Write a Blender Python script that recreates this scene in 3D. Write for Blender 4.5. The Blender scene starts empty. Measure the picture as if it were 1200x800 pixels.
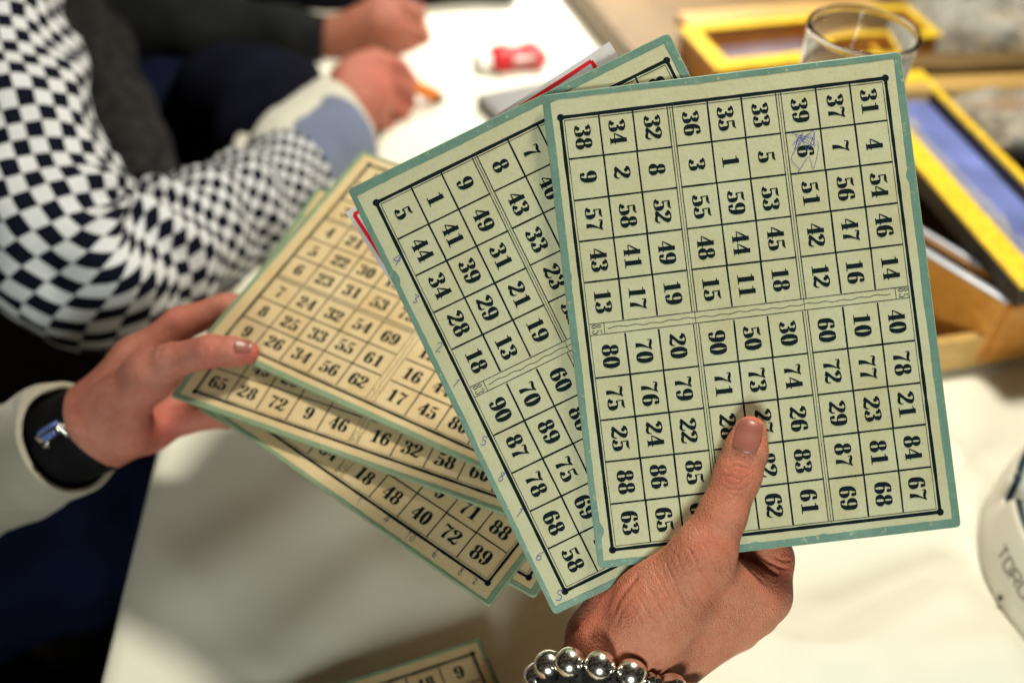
import bpy, bmesh, math, random
import numpy as np
from mathutils import Vector, Matrix, noise as mnoise

random.seed(7)
scene = bpy.context.scene
COL = scene.collection
PI = math.pi

# ------------------------------------------------------------------ camera, light, exposure
PITCH, ROLL, CAMH, FPX = math.radians(42), math.radians(4.0), 0.50, 1250.0
CP = np.array([0.0, 0.0, CAMH])
_F = np.array([0, math.cos(PITCH), -math.sin(PITCH)])
_U0 = np.array([0, math.sin(PITCH), math.cos(PITCH)])
_R0 = np.array([1.0, 0, 0])
_R = math.cos(ROLL) * _R0 + math.sin(ROLL) * _U0
_U = math.cos(ROLL) * _U0 - math.sin(ROLL) * _R0
B_CAM = np.array([_R, -_U, _F]).T            # survey frame (right, down, forward) -> world


def P(px, py, d):
    """surveyed point: direction through the picture and its distance in cm along the view -> world metres"""
    return CP + B_CAM @ np.array([(px - 600) / FPX * d, (py - 400) / FPX * d, d]) * 0.01


def W(px, py, z=0.0):
    """point of the horizontal plane at height z"""
    r = B_CAM @ np.array([(px - 600) / FPX, (py - 400) / FPX, 1.0])
    return CP + r * ((z - CP[2]) / r[2])


cam_d = bpy.data.cameras.new("camera")
cam = bpy.data.objects.new("camera", cam_d)
COL.objects.link(cam)
cam.matrix_world = Matrix(((_R[0], _U[0], -_F[0], CP[0]), (_R[1], _U[1], -_F[1], CP[1]),
                           (_R[2], _U[2], -_F[2], CP[2]), (0, 0, 0, 1)))
cam_d.sensor_width = 36
cam_d.lens = 36 * FPX / 1200
cam_d.clip_start, cam_d.clip_end = 0.02, 60
cam_d.dof.use_dof = True
cam_d.dof.focus_distance = 0.449
cam_d.dof.aperture_fstop = 4.0
scene.camera = cam

world = bpy.data.worlds.new("World")
scene.world = world
world.use_nodes = True
_wt = world.node_tree
_bg = _wt.nodes["Background"]
_tc = _wt.nodes.new('ShaderNodeTexCoord')
_vo = _wt.nodes.new('ShaderNodeTexVoronoi')          # made-up bright patches for the unseen room, added for reflections
_vo.inputs['Scale'].default_value = 4.5
_rp = _wt.nodes.new('ShaderNodeValToRGB')
_rp.color_ramp.elements[0].position, _rp.color_ramp.elements[0].color = 0.10, (1.0, 0.80, 0.52, 1)
_rp.color_ramp.elements[1].position, _rp.color_ramp.elements[1].color = 0.34, (0.018, 0.017, 0.018, 1)
_wt.links.new(_tc.outputs['Generated'], _vo.inputs['Vector'])
_wt.links.new(_vo.outputs['Distance'], _rp.inputs[0])
_wt.links.new(_rp.outputs[0], _bg.inputs[0])
_bg.inputs[1].default_value = 0.42


def lamp(name, loc, target, size, power, color, shape='DISK'):
    d = bpy.data.lights.new(name, 'AREA')
    d.shape, d.size, d.energy, d.color = shape, size, power, color
    o = bpy.data.objects.new(name, d)
    COL.objects.link(o)
    o.location = loc
    o.rotation_euler = (Vector(target) - Vector(loc)).to_track_quat('-Z', 'Y').to_euler()
    return o


lamp("hanging_lamp", (0.20, 0.74, 0.88), (0.05, 0.6, 0), 0.15, 11.8, (1.0, 0.93, 0.76))
far = lamp("far_lamp", (0.08, 1.52, 0.74), (0.05, 1.13, 0), 0.22, 2.1, (1.0, 0.95, 0.86))
far.data.spread = math.radians(50)
lamp("room_lamp", (-0.08, -1.02, 0.46), (0.14, 0.36, 0.13), 0.40, 2.4, (0.93, 1.0, 0.90)).data.spread = math.radians(62)

scene.view_settings.view_transform = 'Standard'
scene.view_settings.look = 'None'
scene.view_settings.exposure = 0.0
scene.view_settings.gamma = 1.0
scene.render.resolution_x, scene.render.resolution_y = 1024, 682
scene.render.engine = 'CYCLES'
scene.cycles.use_denoising = True
scene.cycles.max_bounces = 10
scene.cycles.transparent_max_bounces = 12

# ------------------------------------------------------------------ materials


class NT:
    def __init__(self, name):
        self.m = bpy.data.materials.new(name)
        self.m.use_nodes = True
        self.t = self.m.node_tree
        self.b = self.t.nodes["Principled BSDF"]

    def n(self, typ, **kw):
        nd = self.t.nodes.new(typ)
        for k, v in kw.items():
            if k.startswith('i_'):
                nd.inputs[k[2:].replace('_', ' ')].default_value = v
            else:
                setattr(nd, k, v)
        return nd

    def l(self, a, b):
        self.t.links.new(a, b)

    def coord(self, kind='Object', scale=1.0):
        tc = self.n('ShaderNodeTexCoord')
        mp = self.n('ShaderNodeMapping')
        mp.inputs['Scale'].default_value = (scale, scale, scale) if not hasattr(scale, '__len__') else scale
        self.l(tc.outputs[kind], mp.inputs[0])
        return mp.outputs[0]

    def noise(self, co, scale, detail=4, rough=0.55):
        nd = self.n('ShaderNodeTexNoise')
        nd.inputs['Scale'].default_value = scale
        nd.inputs['Detail'].default_value = detail
        nd.inputs['Roughness'].default_value = rough
        self.l(co, nd.inputs['Vector'])
        return nd.outputs['Fac']

    def ramp(self, fac, stops):
        r = self.n('ShaderNodeValToRGB')
        el = r.color_ramp.elements
        el[0].position, el[0].color = stops[0][0], (*stops[0][1], 1)
        el[1].position, el[1].color = stops[-1][0], (*stops[-1][1], 1)
        for p, c in stops[1:-1]:
            e = el.new(p)
            e.color = (*c, 1)
        self.l(fac, r.inputs[0])
        return r.outputs[0]

    def mix(self, fac, a, b, mode='MIX'):
        m = self.n('ShaderNodeMix', data_type='RGBA', blend_type=mode)
        for sock, v in ((m.inputs['Factor'], fac), (m.inputs['A'], a), (m.inputs['B'], b)):
            if hasattr(v, 'links') or hasattr(v, 'is_linked'):
                self.l(v, sock)
            elif hasattr(v, '__len__'):
                sock.default_value = (*v, 1)
            else:
                sock.default_value = v
        # colour sockets of the mix node share names with float ones
        return m.outputs['Result']

    def bump(self, h, strength=0.3, dist=0.001):
        bp = self.n('ShaderNodeBump')
        bp.inputs['Strength'].default_value = strength
        bp.inputs['Distance'].default_value = dist
        self.l(h, bp.inputs['Height'])
        self.l(bp.outputs[0], self.b.inputs['Normal'])
        return bp

    def set(self, **kw):
        for k, v in kw.items():
            k = k.replace('_', ' ')
            s = self.b.inputs[k]
            if hasattr(v, 'is_linked'):
                self.l(v, s)
            elif hasattr(v, '__len__') and len(v) == 3 and s.type == 'RGBA':
                s.default_value = (*v, 1)
            else:
                s.default_value = v
        return self


def _mix(self, fac, a, b, mode='MIX'):
    m = self.n('ShaderNodeMix')
    m.data_type = 'RGBA'
    m.blend_type = mode
    ins = [s for s in m.inputs if s.enabled]
    # enabled order: Factor, A, B
    for sock, v in zip(ins, (fac, a, b)):
        if hasattr(v, 'is_linked'):
            self.l(v, sock)
        elif hasattr(v, '__len__'):
            sock.default_value = (*v, 1)
        else:
            sock.default_value = v
    return [s for s in m.outputs if s.enabled][0]


NT.mix = _mix


def simple(name, col, rough=0.6, metal=0.0, vary=0.15, scale=40, bump=0.0, bscale=300, **kw):
    t = NT(name)
    co = t.coord('Object')
    f = t.noise(co, scale, 5)
    c = t.ramp(f, [(0.3, tuple(v * (1 - vary) for v in col)), (0.7, tuple(min(1, v * (1 + vary)) for v in col))])
    t.set(Base_Color=c, Roughness=rough, Metallic=metal, **kw)
    if bump:
        t.bump(t.noise(co, bscale, 3), bump, 0.001)
    return t.m


def paper_mat(name, base, stain, seedoff=0.0):
    t = NT(name)
    co = t.coord('Object')
    big = t.noise(co, 22 + seedoff, 4, 0.6)
    c = t.ramp(big, [(0.35, base), (0.72, stain)])
    fine = t.noise(co, 900, 3, 0.7)
    c = t.mix(0.35, c, t.ramp(fine, [(0.3, (0.62, 0.62, 0.62)), (0.75, (1.0, 1.0, 1.0))]), 'MULTIPLY')
    mid = t.noise(co, 130, 6, 0.75)
    c = t.mix(0.25, c, t.ramp(mid, [(0.3, (0.72, 0.70, 0.64)), (0.6, (1, 1, 1))]), 'MULTIPLY')
    vo = t.n('ShaderNodeTexVoronoi')
    vo.inputs['Scale'].default_value = 85 + seedoff
    t.l(co, vo.inputs['Vector'])
    sp = t.ramp(vo.outputs['Distance'], [(0.035, (0.45, 0.36, 0.22)), (0.06, (1, 1, 1))])
    c = t.mix(0.35, c, sp, 'MULTIPLY')
    st = t.ramp(t.noise(co, 13 + seedoff, 7, 0.68), [(0.55, (1, 1, 1)), (0.70, (0.86, 0.76, 0.56))])
    c = t.mix(0.75, c, st, 'MULTIPLY')
    t.set(Base_Color=c, Roughness=0.62)
    t.b.inputs['Specular IOR Level'].default_value = 0.35
    t.bump(t.noise(co, 420, 5, 0.65), 0.25, 0.0006)
    return t.m


M = {}
M['paper'] = paper_mat('aged_paper', (0.475, 0.475, 0.315), (0.44, 0.41, 0.245))
M['paper_warm'] = paper_mat('aged_paper_warm_lit', (0.60, 0.48, 0.285), (0.54, 0.38, 0.185), 5)  # warmer, brighter copy of the paper: lamplight on the fan put into its colour
M['white_paper'] = paper_mat('white_card', (0.58, 0.56, 0.57), (0.52, 0.49, 0.51), 9)


def tape_mat(name, ca, cb):
    t = NT(name)
    co = t.coord('Object')
    c = t.ramp(t.noise(co, 60, 6, 0.7), [(0.3, ca), (0.7, cb)])
    w = t.ramp(t.noise(co, 210, 7, 0.75), [(0.58, (0, 0, 0)), (0.68, (1, 1, 1))])
    c = t.mix(w, c, (0.36, 0.38, 0.25))
    c = t.mix(0.3, c, t.ramp(t.noise(co, 1000, 2), [(0.3, (0.6, 0.6, 0.6)), (0.7, (1, 1, 1))]), 'MULTIPLY')
    t.set(Base_Color=c, Roughness=0.55)
    t.bump(t.noise(co, 500, 4), 0.25, 0.0005)
    return t.m


M['tape'] = tape_mat('teal_tape', (0.075, 0.165, 0.128), (0.13, 0.24, 0.185))
M['tape_pale'] = tape_mat('faded_green_tape', (0.14, 0.215, 0.125), (0.21, 0.29, 0.185))


def ink_mat(name, col, worn, thr=0.63):
    t = NT(name)
    co = t.coord('Object')
    w = t.ramp(t.noise(co, 700, 5, 0.7), [(thr, (0, 0, 0)), (thr + 0.1, (1, 1, 1))])
    c = t.mix(w, col, worn)
    t.set(Base_Color=c, Roughness=0.85)
    t.b.inputs['Specular IOR Level'].default_value = 0.08
    return t.m


M['ink'] = ink_mat('black_ink', (0.004, 0.009, 0.012), (0.07, 0.075, 0.06), 0.66)
M['thinink'] = ink_mat('thin_line_ink', (0.03, 0.035, 0.03), (0.25, 0.24, 0.17), 0.6)
M['bluepen'] = ink_mat('blue_pen', (0.07, 0.075, 0.30), (0.15, 0.15, 0.32))
M['greypen'] = ink_mat('faded_pen', (0.10, 0.10, 0.15), (0.2, 0.19, 0.2))
M['redpen'] = ink_mat('red_pen', (0.42, 0.04, 0.03), (0.42, 0.12, 0.08))
M['redink'] = ink_mat('red_ink', (0.55, 0.012, 0.02), (0.5, 0.1, 0.1), 0.7)


def skin_mat(name, base, red, dark):
    t = NT(name)
    co = t.coord('Object')
    a = t.n('ShaderNodeVertexColor')
    a.layer_name = 'redness'
    c = t.ramp(t.noise(co, 55, 6, 0.65), [(0.3, dark), (0.62, base)])
    c = t.mix(a.outputs['Color'], c, red)
    m2 = t.ramp(t.noise(co, 420, 4, 0.7), [(0.3, (0.80, 0.76, 0.74)), (0.68, (1, 1, 1))])
    c = t.mix(0.6, c, m2, 'MULTIPLY')
    blot = t.ramp(t.noise(co, 120, 3, 0.6), [(0.35, (1.0, 0.80, 0.76)), (0.6, (1, 1, 1))])
    c = t.mix(0.6, c, blot, 'MULTIPLY')
    t.set(Base_Color=c, Roughness=t.ramp(t.noise(co, 200, 3), [(0.3, (0.50, 0.50, 0.50)), (0.7, (0.68, 0.68, 0.68))]))
    t.b.inputs['Subsurface Weight'].default_value = 0.12
    t.b.inputs['Subsurface Radius'].default_value = (1.0, 0.36, 0.18)
    t.b.inputs['Subsurface Scale'].default_value = 0.006
    t.b.inputs['Specular IOR Level'].default_value = 0.36
    vo = t.n('ShaderNodeTexVoronoi')
    vo.feature = 'DISTANCE_TO_EDGE'
    vo.inputs['Scale'].default_value = 900
    mp = t.coord('Object', (1.0, 0.55, 0.8))
    t.l(mp, vo.inputs['Vector'])
    h = t.n('ShaderNodeMath', operation='ADD')
    mm = t.n('ShaderNodeMath', operation='MULTIPLY')
    mm.inputs[1].default_value = 1.2
    t.l(vo.outputs['Distance'], mm.inputs[0])
    t.l(mm.outputs[0], h.inputs[0])
    t.l(t.noise(co, 380, 5, 0.7), h.inputs[1])
    t.bump(h.outputs[0], 0.6, 0.0009)
    return t.m


M['skin'] = skin_mat('skin', (0.52, 0.215, 0.13), (0.50, 0.10, 0.065), (0.42, 0.15, 0.086))
M['skin_pale'] = skin_mat('skin_pale', (0.48, 0.195, 0.14), (0.46, 0.095, 0.075), (0.37, 0.13, 0.09))
M['skin_brown'] = skin_mat('skin_ruddy', (0.33, 0.12, 0.07), (0.34, 0.09, 0.06), (0.26, 0.10, 0.06))
M['nail'] = simple('nail', (0.25, 0.085, 0.062), 0.38, 0, 0.06, 150)
M['chrome'] = simple('silver_beads', (0.93, 0.90, 0.83), 0.20, 1.0, 0.06, 60)
M['steel'] = simple('steel', (0.62, 0.61, 0.60), 0.22, 1.0, 0.05, 60)
M['bluecrystal_reflection'] = simple('watch_glass', (0.10, 0.15, 0.42), 0.12, 0.0, 0.1, 80)  # also colours the painted blue reflection on the case side
M['black'] = simple('black_leather', (0.003, 0.003, 0.004), 0.7, 0, 0.3, 120, 0.3, Specular_IOR_Level=0.15)
M['fuzz'] = simple('black_fuzz', (0.008, 0.007, 0.008), 0.95, 0, 0.3, 300, 0.8, 900)
M['floor'] = simple('dark_floor', (0.022, 0.017, 0.016), 0.5, 0, 0.4, 6)


def weave_mat(name, col, vary, scale, rough=0.9, bump=0.4, sheen=0.3):
    t = NT(name)
    co = t.coord('Object')
    f = t.noise(co, 14, 4)
    c = t.ramp(f, [(0.3, tuple(v * (1 - vary) for v in col)), (0.7, tuple(v * (1 + vary) for v in col))])
    w = t.n('ShaderNodeTexWave')
    w.inputs['Scale'].default_value = scale
    w.inputs['Distortion'].default_value = 3.0
    w.inputs['Detail'].default_value = 3
    t.l(co, w.inputs['Vector'])
    c = t.mix(0.25, c, t.ramp(w.outputs['Fac'], [(0.2, (0.6, 0.6, 0.6)), (0.8, (1, 1, 1))]), 'MULTIPLY')
    t.set(Base_Color=c, Roughness=rough)
    t.b.inputs['Sheen Weight'].default_value = sheen if col[0] > 0.1 else 0.0
    t.b.inputs['Specular IOR Level'].default_value = 0.1
    t.bump(w.outputs['Fac'], bump, 0.0008)
    return t.m


M['cloth'] = weave_mat('white_tablecloth', (0.74, 0.725, 0.63), 0.02, 420, 0.85, 0.15, 0.1)
M['beige'] = weave_mat('beige_cotton', (0.37, 0.34, 0.27), 0.10, 260)
M['denim'] = weave_mat('dark_denim', (0.006, 0.009, 0.034), 0.5, 260, 0.85)
M['shirtblue'] = weave_mat('grey_blue_cuff', (0.16, 0.19, 0.30), 0.1, 200)
M['shirtwhite'] = weave_mat('white_shirt', (0.62, 0.60, 0.52), 0.05, 300)
M['knit'] = weave_mat('dark_grey_knit', (0.013, 0.014, 0.014), 0.35, 130)
M['navy'] = weave_mat('navy_wool', (0.004, 0.005, 0.013), 0.5, 150)


def tweed_mat():
    t = NT('dark_tweed')
    co = t.coord('Object')
    c = t.ramp(t.noise(co, 95, 2, 0.8), [(0.38, (0.002, 0.002, 0.004)), (0.68, (0.030, 0.028, 0.025))])
    t.set(Base_Color=c, Roughness=0.95)
    return t.m


M['tweed'] = tweed_mat()


def checker_mat():
    t = NT('checked_wool')
    tc = t.n('ShaderNodeTexCoord')
    co = t.coord('Object')
    nz = t.n('ShaderNodeTexNoise')
    nz.inputs['Scale'].default_value = 60
    t.l(co, nz.inputs['Vector'])
    va = t.n('ShaderNodeVectorMath', operation='MULTIPLY_ADD')
    va.inputs[1].default_value = (0.16, 0.16, 0.16)
    t.l(nz.outputs['Color'], va.inputs[0])
    t.l(tc.outputs['UV'], va.inputs[2])
    ck = t.n('ShaderNodeTexChecker')
    ck.inputs['Scale'].default_value = 1.0
    ck.inputs['Color1'].default_value = (0.62, 0.64, 0.68, 1)
    ck.inputs['Color2'].default_value = (0.004, 0.005, 0.013, 1)
    t.l(va.outputs[0], ck.inputs['Vector'])
    fine = t.ramp(t.noise(co, 600, 3), [(0.3, (0.72, 0.72, 0.72)), (0.7, (1, 1, 1))])
    c = t.mix(0.6, ck.outputs['Color'], fine, 'MULTIPLY')
    t.set(Base_Color=c, Roughness=0.92)
    t.b.inputs['Specular IOR Level'].default_value = 0.1
    t.bump(t.noise(co, 500, 4), 0.3, 0.001)
    return t.m


M['check'] = checker_mat()


def wood_mat(name, a, b, rough=0.45, sc=(3, 30, 30)):
    t = NT(name)
    co = t.coord('Object', sc)
    c = t.ramp(t.noise(co, 6, 5, 0.6), [(0.3, a), (0.7, b)])
    t.set(Base_Color=c, Roughness=rough)
    t.bump(t.noise(co, 20, 4), 0.15, 0.0006)
    return t.m


M['wood_light'] = wood_mat('pale_wood', (0.42, 0.25, 0.07), (0.55, 0.36, 0.13))
M['wood_orange'] = wood_mat('orange_wood', (0.40, 0.15, 0.02), (0.55, 0.24, 0.04), 0.4)
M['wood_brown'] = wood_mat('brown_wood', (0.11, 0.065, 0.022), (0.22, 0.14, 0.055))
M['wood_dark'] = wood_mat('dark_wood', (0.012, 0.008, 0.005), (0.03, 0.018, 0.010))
M['yellow'] = simple('yellow_lacquer', (0.86, 0.55, 0.04), 0.3, 0, 0.22, 160, 0.4, 300)
M['blueliner'] = simple('blue_liner', (0.14, 0.18, 0.46), 0.45, 0, 0.35, 25)
M['mauve'] = simple('mauve_liner', (0.24, 0.18, 0.22), 0.6, 0, 0.3, 25)
M['greytin'] = simple('grey_rim', (0.36, 0.38, 0.44), 0.35, 0.2, 0.1, 40)
M['grey'] = simple('grey_plastic', (0.13, 0.125, 0.125), 0.5, 0, 0.12, 60)
M['black_hole'] = simple('black_rubber', (0.01, 0.01, 0.01), 0.6)
M['red'] = simple('red_wrapper', (0.62, 0.02, 0.03), 0.35, 0, 0.1, 30)
M['white'] = simple('white_wrapper', (0.75, 0.74, 0.70), 0.5, 0, 0.05, 40)
M['orange'] = simple('orange_pencil_paint', (0.72, 0.19, 0.008), 0.3, 0, 0.06, 60)
M['lead'] = simple('pencil_lead', (0.03, 0.03, 0.03), 0.4)
M['rawwood'] = simple('pencil_wood', (0.55, 0.34, 0.16), 0.6)
M['enamel'] = simple('white_enamel', (0.60, 0.57, 0.49), 0.25, 0, 0.03, 30)
M['greenrim'] = simple('dark_green_rim', (0.010, 0.030, 0.042), 0.35, 0, 0.2, 60)
M['dishmetal'] = simple('brushed_metal', (0.66, 0.66, 0.60), 0.38, 0.35, 0.1, 40)
M['label'] = simple('brown_grey_lettering', (0.17, 0.14, 0.12), 0.5)
M['token'] = simple('beige_token', (0.50, 0.40, 0.26), 0.6, 0, 0.25, 60)


def glass_mat(name, col=(1, 1, 1), rough=0.0, ior=1.45, trans=1.0):
    t = NT(name)
    t.set(Base_Color=col, Roughness=rough, IOR=ior)
    t.b.inputs['Transmission Weight'].default_value = trans
    return t.m


M['glass'] = glass_mat('clear_glass', (0.98, 0.99, 1.0))


def bag_mat():
    t = NT('plastic_film')
    tr = t.n('ShaderNodeBsdfTransparent')
    mx = t.n('ShaderNodeMixShader')
    co = t.coord('Object')
    t.set(Base_Color=(0.62, 0.60, 0.55), Roughness=0.10)
    t.b.inputs['Specular IOR Level'].default_value = 1.0
    t.l(t.ramp(t.noise(co, 40, 3), [(0.35, (0.25, 0.25, 0.25)), (0.7, (0.62, 0.62, 0.62))]), mx.inputs[0])
    t.l(tr.outputs[0], mx.inputs[1])
    t.l(t.b.outputs[0], mx.inputs[2])
    t.l(mx.outputs[0], t.t.nodes['Material Output'].inputs[0])
    t.bump(t.noise(co, 85, 5, 0.65), 1.0, 0.008)
    return t.m


M['film'] = bag_mat()

# ------------------------------------------------------------------ object helpers


def empty(name, label=None, cat=None, mat=None, group=None):
    o = bpy.data.objects.new(name, None)
    o.empty_display_size = 0.02
    COL.objects.link(o)
    if mat is not None:
        o.matrix_world = mat
        bpy.context.view_layer.update()
    tag(o, label, cat, group)
    return o


def tag(o, label=None, cat=None, group=None, kind=None):
    for k, v in (('label', label), ('category', cat), ('group', group), ('kind', kind)):
        if v:
            o[k] = v
    return o


def mesh_obj(name, verts, faces, mat, parent=None, smooth=False, mats=None, fmat=None, uv=None):
    me = bpy.data.meshes.new(name)
    me.from_pydata([tuple(map(float, v)) for v in verts], [], [tuple(map(int, f)) for f in faces])
    for m in (mats or [mat]):
        me.materials.append(m)
    if fmat is not None:
        me.polygons.foreach_set('material_index', fmat)
    if smooth:
        me.polygons.foreach_set('use_smooth', [True] * len(me.polygons))
    if uv is not None:
        ul = me.uv_layers.new(name='UVMap')
        li = np.zeros(len(me.loops), dtype=np.int32)
        me.loops.foreach_get('vertex_index', li)
        ul.data.foreach_set('uv', np.asarray(uv, dtype=np.float32)[li].ravel())
    me.validate()
    me.update()
    o = bpy.data.objects.new(name, me)
    COL.objects.link(o)
    if parent is not None:
        o.parent = parent
        o.matrix_parent_inverse = Matrix.Identity(4)
    return o


def pivot(pts_world):
    return Matrix.Translation(Vector(np.asarray(pts_world, float)))


def local(verts, root):
    """world vertices -> local coordinates of an Empty"""
    inv = np.array(root.matrix_world.inverted())
    v = np.asarray(verts, float)
    return v @ inv[:3, :3].T + inv[:3, 3]


class MB:
    def __init__(self):
        self.v, self.f = [], []

    def add(self, v, f):
        o = len(self.v)
        self.v += [tuple(p) for p in v]
        self.f += [tuple(i + o for i in q) for q in f]
        return self

    def box(self, c, s, R=None, bev=0.0):
        c = np.asarray(c, float)
        h = np.asarray(s, float) / 2
        R = np.eye(3) if R is None else np.asarray(R)
        if bev <= 0:
            v = [c + R @ (h * np.array(q)) for q in
                 ((-1, -1, -1), (1, -1, -1), (1, 1, -1), (-1, 1, -1), (-1, -1, 1), (1, -1, 1), (1, 1, 1), (-1, 1, 1))]
            return self.add(v, [(3, 2, 1, 0), (4, 5, 6, 7), (0, 1, 5, 4), (1, 2, 6, 5), (2, 3, 7, 6), (3, 0, 4, 7)])
        bm = bmesh.new()
        bmesh.ops.create_cube(bm, size=1.0)
        for w in bm.verts:
            w.co = Vector(np.array(w.co) * h * 2)
        bmesh.ops.bevel(bm, geom=bm.edges[:], offset=bev, segments=2, profile=0.5, affect='EDGES')
        bm.verts.index_update()
        v = [c + R @ np.array(w.co) for w in bm.verts]
        f = [[w.index for w in q.verts] for q in bm.faces]
        bm.free()
        return self.add(v, f)

    def lathe(self, prof, c, axis=(0, 0, 1), n=48, closed=False):
        a = np.asarray(axis, float)
        a /= np.linalg.norm(a)
        t = np.array([1, 0, 0]) if abs(a[0]) < 0.9 else np.array([0, 1, 0])
        u = np.cross(a, t)
        u /= np.linalg.norm(u)
        w = np.cross(a, u)
        c = np.asarray(c, float)
        v = [c + a * z + (u * math.cos(2 * PI * k / n) + w * math.sin(2 * PI * k / n)) * r
             for (r, z) in prof for k in range(n)]
        f = []
        for i in range(len(prof) - (0 if closed else 1)):
            j = (i + 1) % len(prof)
            for k in range(n):
                k2 = (k + 1) % n
                f.append((i * n + k, i * n + k2, j * n + k2, j * n + k))
        return self.add(v, f)

    def sphere(self, c, r, seg=20, rings=12):
        prof = [(max(1e-5, r * math.sin(PI * i / rings)), -r * math.cos(PI * i / rings)) for i in range(rings + 1)]
        return self.lathe(prof, c, n=seg)

    def build(self, name, mat, parent=None, smooth=False):
        v = local(self.v, parent) if parent is not None else self.v
        return mesh_obj(name, v, self.f, mat, parent, smooth)


def catmull(pts, n=10, closed=False):
    pts = np.asarray(pts, float)
    k = len(pts)
    out = []
    segs = k if closed else k - 1
    for i in range(segs):
        if closed:
            p0, p1, p2, p3 = pts[(i - 1) % k], pts[i], pts[(i + 1) % k], pts[(i + 2) % k]
        else:
            p1, p2 = pts[i], pts[i + 1]
            p0 = pts[i - 1] if i else 2 * p1 - p2
            p3 = pts[i + 2] if i + 2 < k else 2 * p2 - p1
        for t in np.arange(n) / n:
            out.append(0.5 * ((2 * p1) + (-p0 + p2) * t + (2 * p0 - 5 * p1 + 4 * p2 - p3) * t * t
                              + (-p0 + 3 * p1 - 3 * p2 + p3) * t ** 3))
    if not closed:
        out.append(pts[-1])
    return np.array(out)


def smooth_noise(p, s):
    return mnoise.noise(Vector(p) * s)


def loft(path, nseg=56, sub=10, wob=0.0, wscale=30.0, folds=None, checks=None, cap=False, squash=1.0, up=None, thick=0.0):
    """tube through rows (px,py,depth,radius_cm); returns verts, faces, uv"""
    pw = np.array([np.r_[P(a, b, d), r * 0.01] for a, b, d, r in path])
    c = catmull(pw, sub)
    n = len(c)
    tan = np.gradient(c[:, :3], axis=0)
    tan /= np.linalg.norm(tan, axis=1)[:, None]
    ref = np.array(up if up is not None else B_CAM[:, 2])
    V, UV = [], []
    s = 0.0
    acc = 0.0
    accj = np.zeros(nseg + 1)
    k_around = checks or 1
    for i in range(n):
        t = tan[i]
        e1 = ref - t * (ref @ t)
        e1 /= np.linalg.norm(e1)
        e2 = np.cross(t, e1)
        if i:
            ds = np.linalg.norm(c[i, :3] - c[i - 1, :3])
            s += ds
            acc += ds / (2 * PI * c[i, 3] / k_around)
        for j in range(nseg + 1):
            a = 2 * PI * j / nseg
            r = c[i, 3]
            base = c[i, :3] + e1 * math.cos(a) * r * squash + e2 * math.sin(a) * r
            d = 0.0
            if wob:
                d += wob * (smooth_noise(base, wscale) + 0.5 * smooth_noise(base + 3.1, wscale * 2.3))
            if folds:
                d += folds(s, a, i / (n - 1))
            q = base + (e1 * math.cos(a) + e2 * math.sin(a)) * d
            if i:
                accj[j] += np.linalg.norm(q - V[len(V) - nseg - 1]) / (2 * PI * r / k_around)
            V.append(q)
            UV.append((j / nseg * k_around, 0.7 * acc + 0.3 * accj[j]))
    F = []
    m = nseg + 1
    for i in range(n - 1):
        for j in range(nseg):
            F.append((i * m + j, i * m + j + 1, (i + 1) * m + j + 1, (i + 1) * m + j))
    V = np.array(V)
    if thick:                       # turn the open ends in: a cloth with thickness
        cen = np.repeat(c[:, :3], m, axis=0)
        inner = V + (cen - V) / np.linalg.norm(cen - V, axis=1)[:, None] * thick
        o = len(V)
        F2 = [(a + o, d + o, cc + o, b + o) for a, b, cc, d in F]
        rim = []
        for j in range(nseg):
            rim.append((j, o + j, o + j + 1, j + 1))
            e = (n - 1) * m
            rim.append((e + j, e + j + 1, o + e + j + 1, o + e + j))
        F = F + F2 + rim
        V = np.vstack([V, inner])
        UV = UV + UV
    return V, F, np.array(UV)


# ------------------------------------------------------------------ signed-distance modelling of hands


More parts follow.
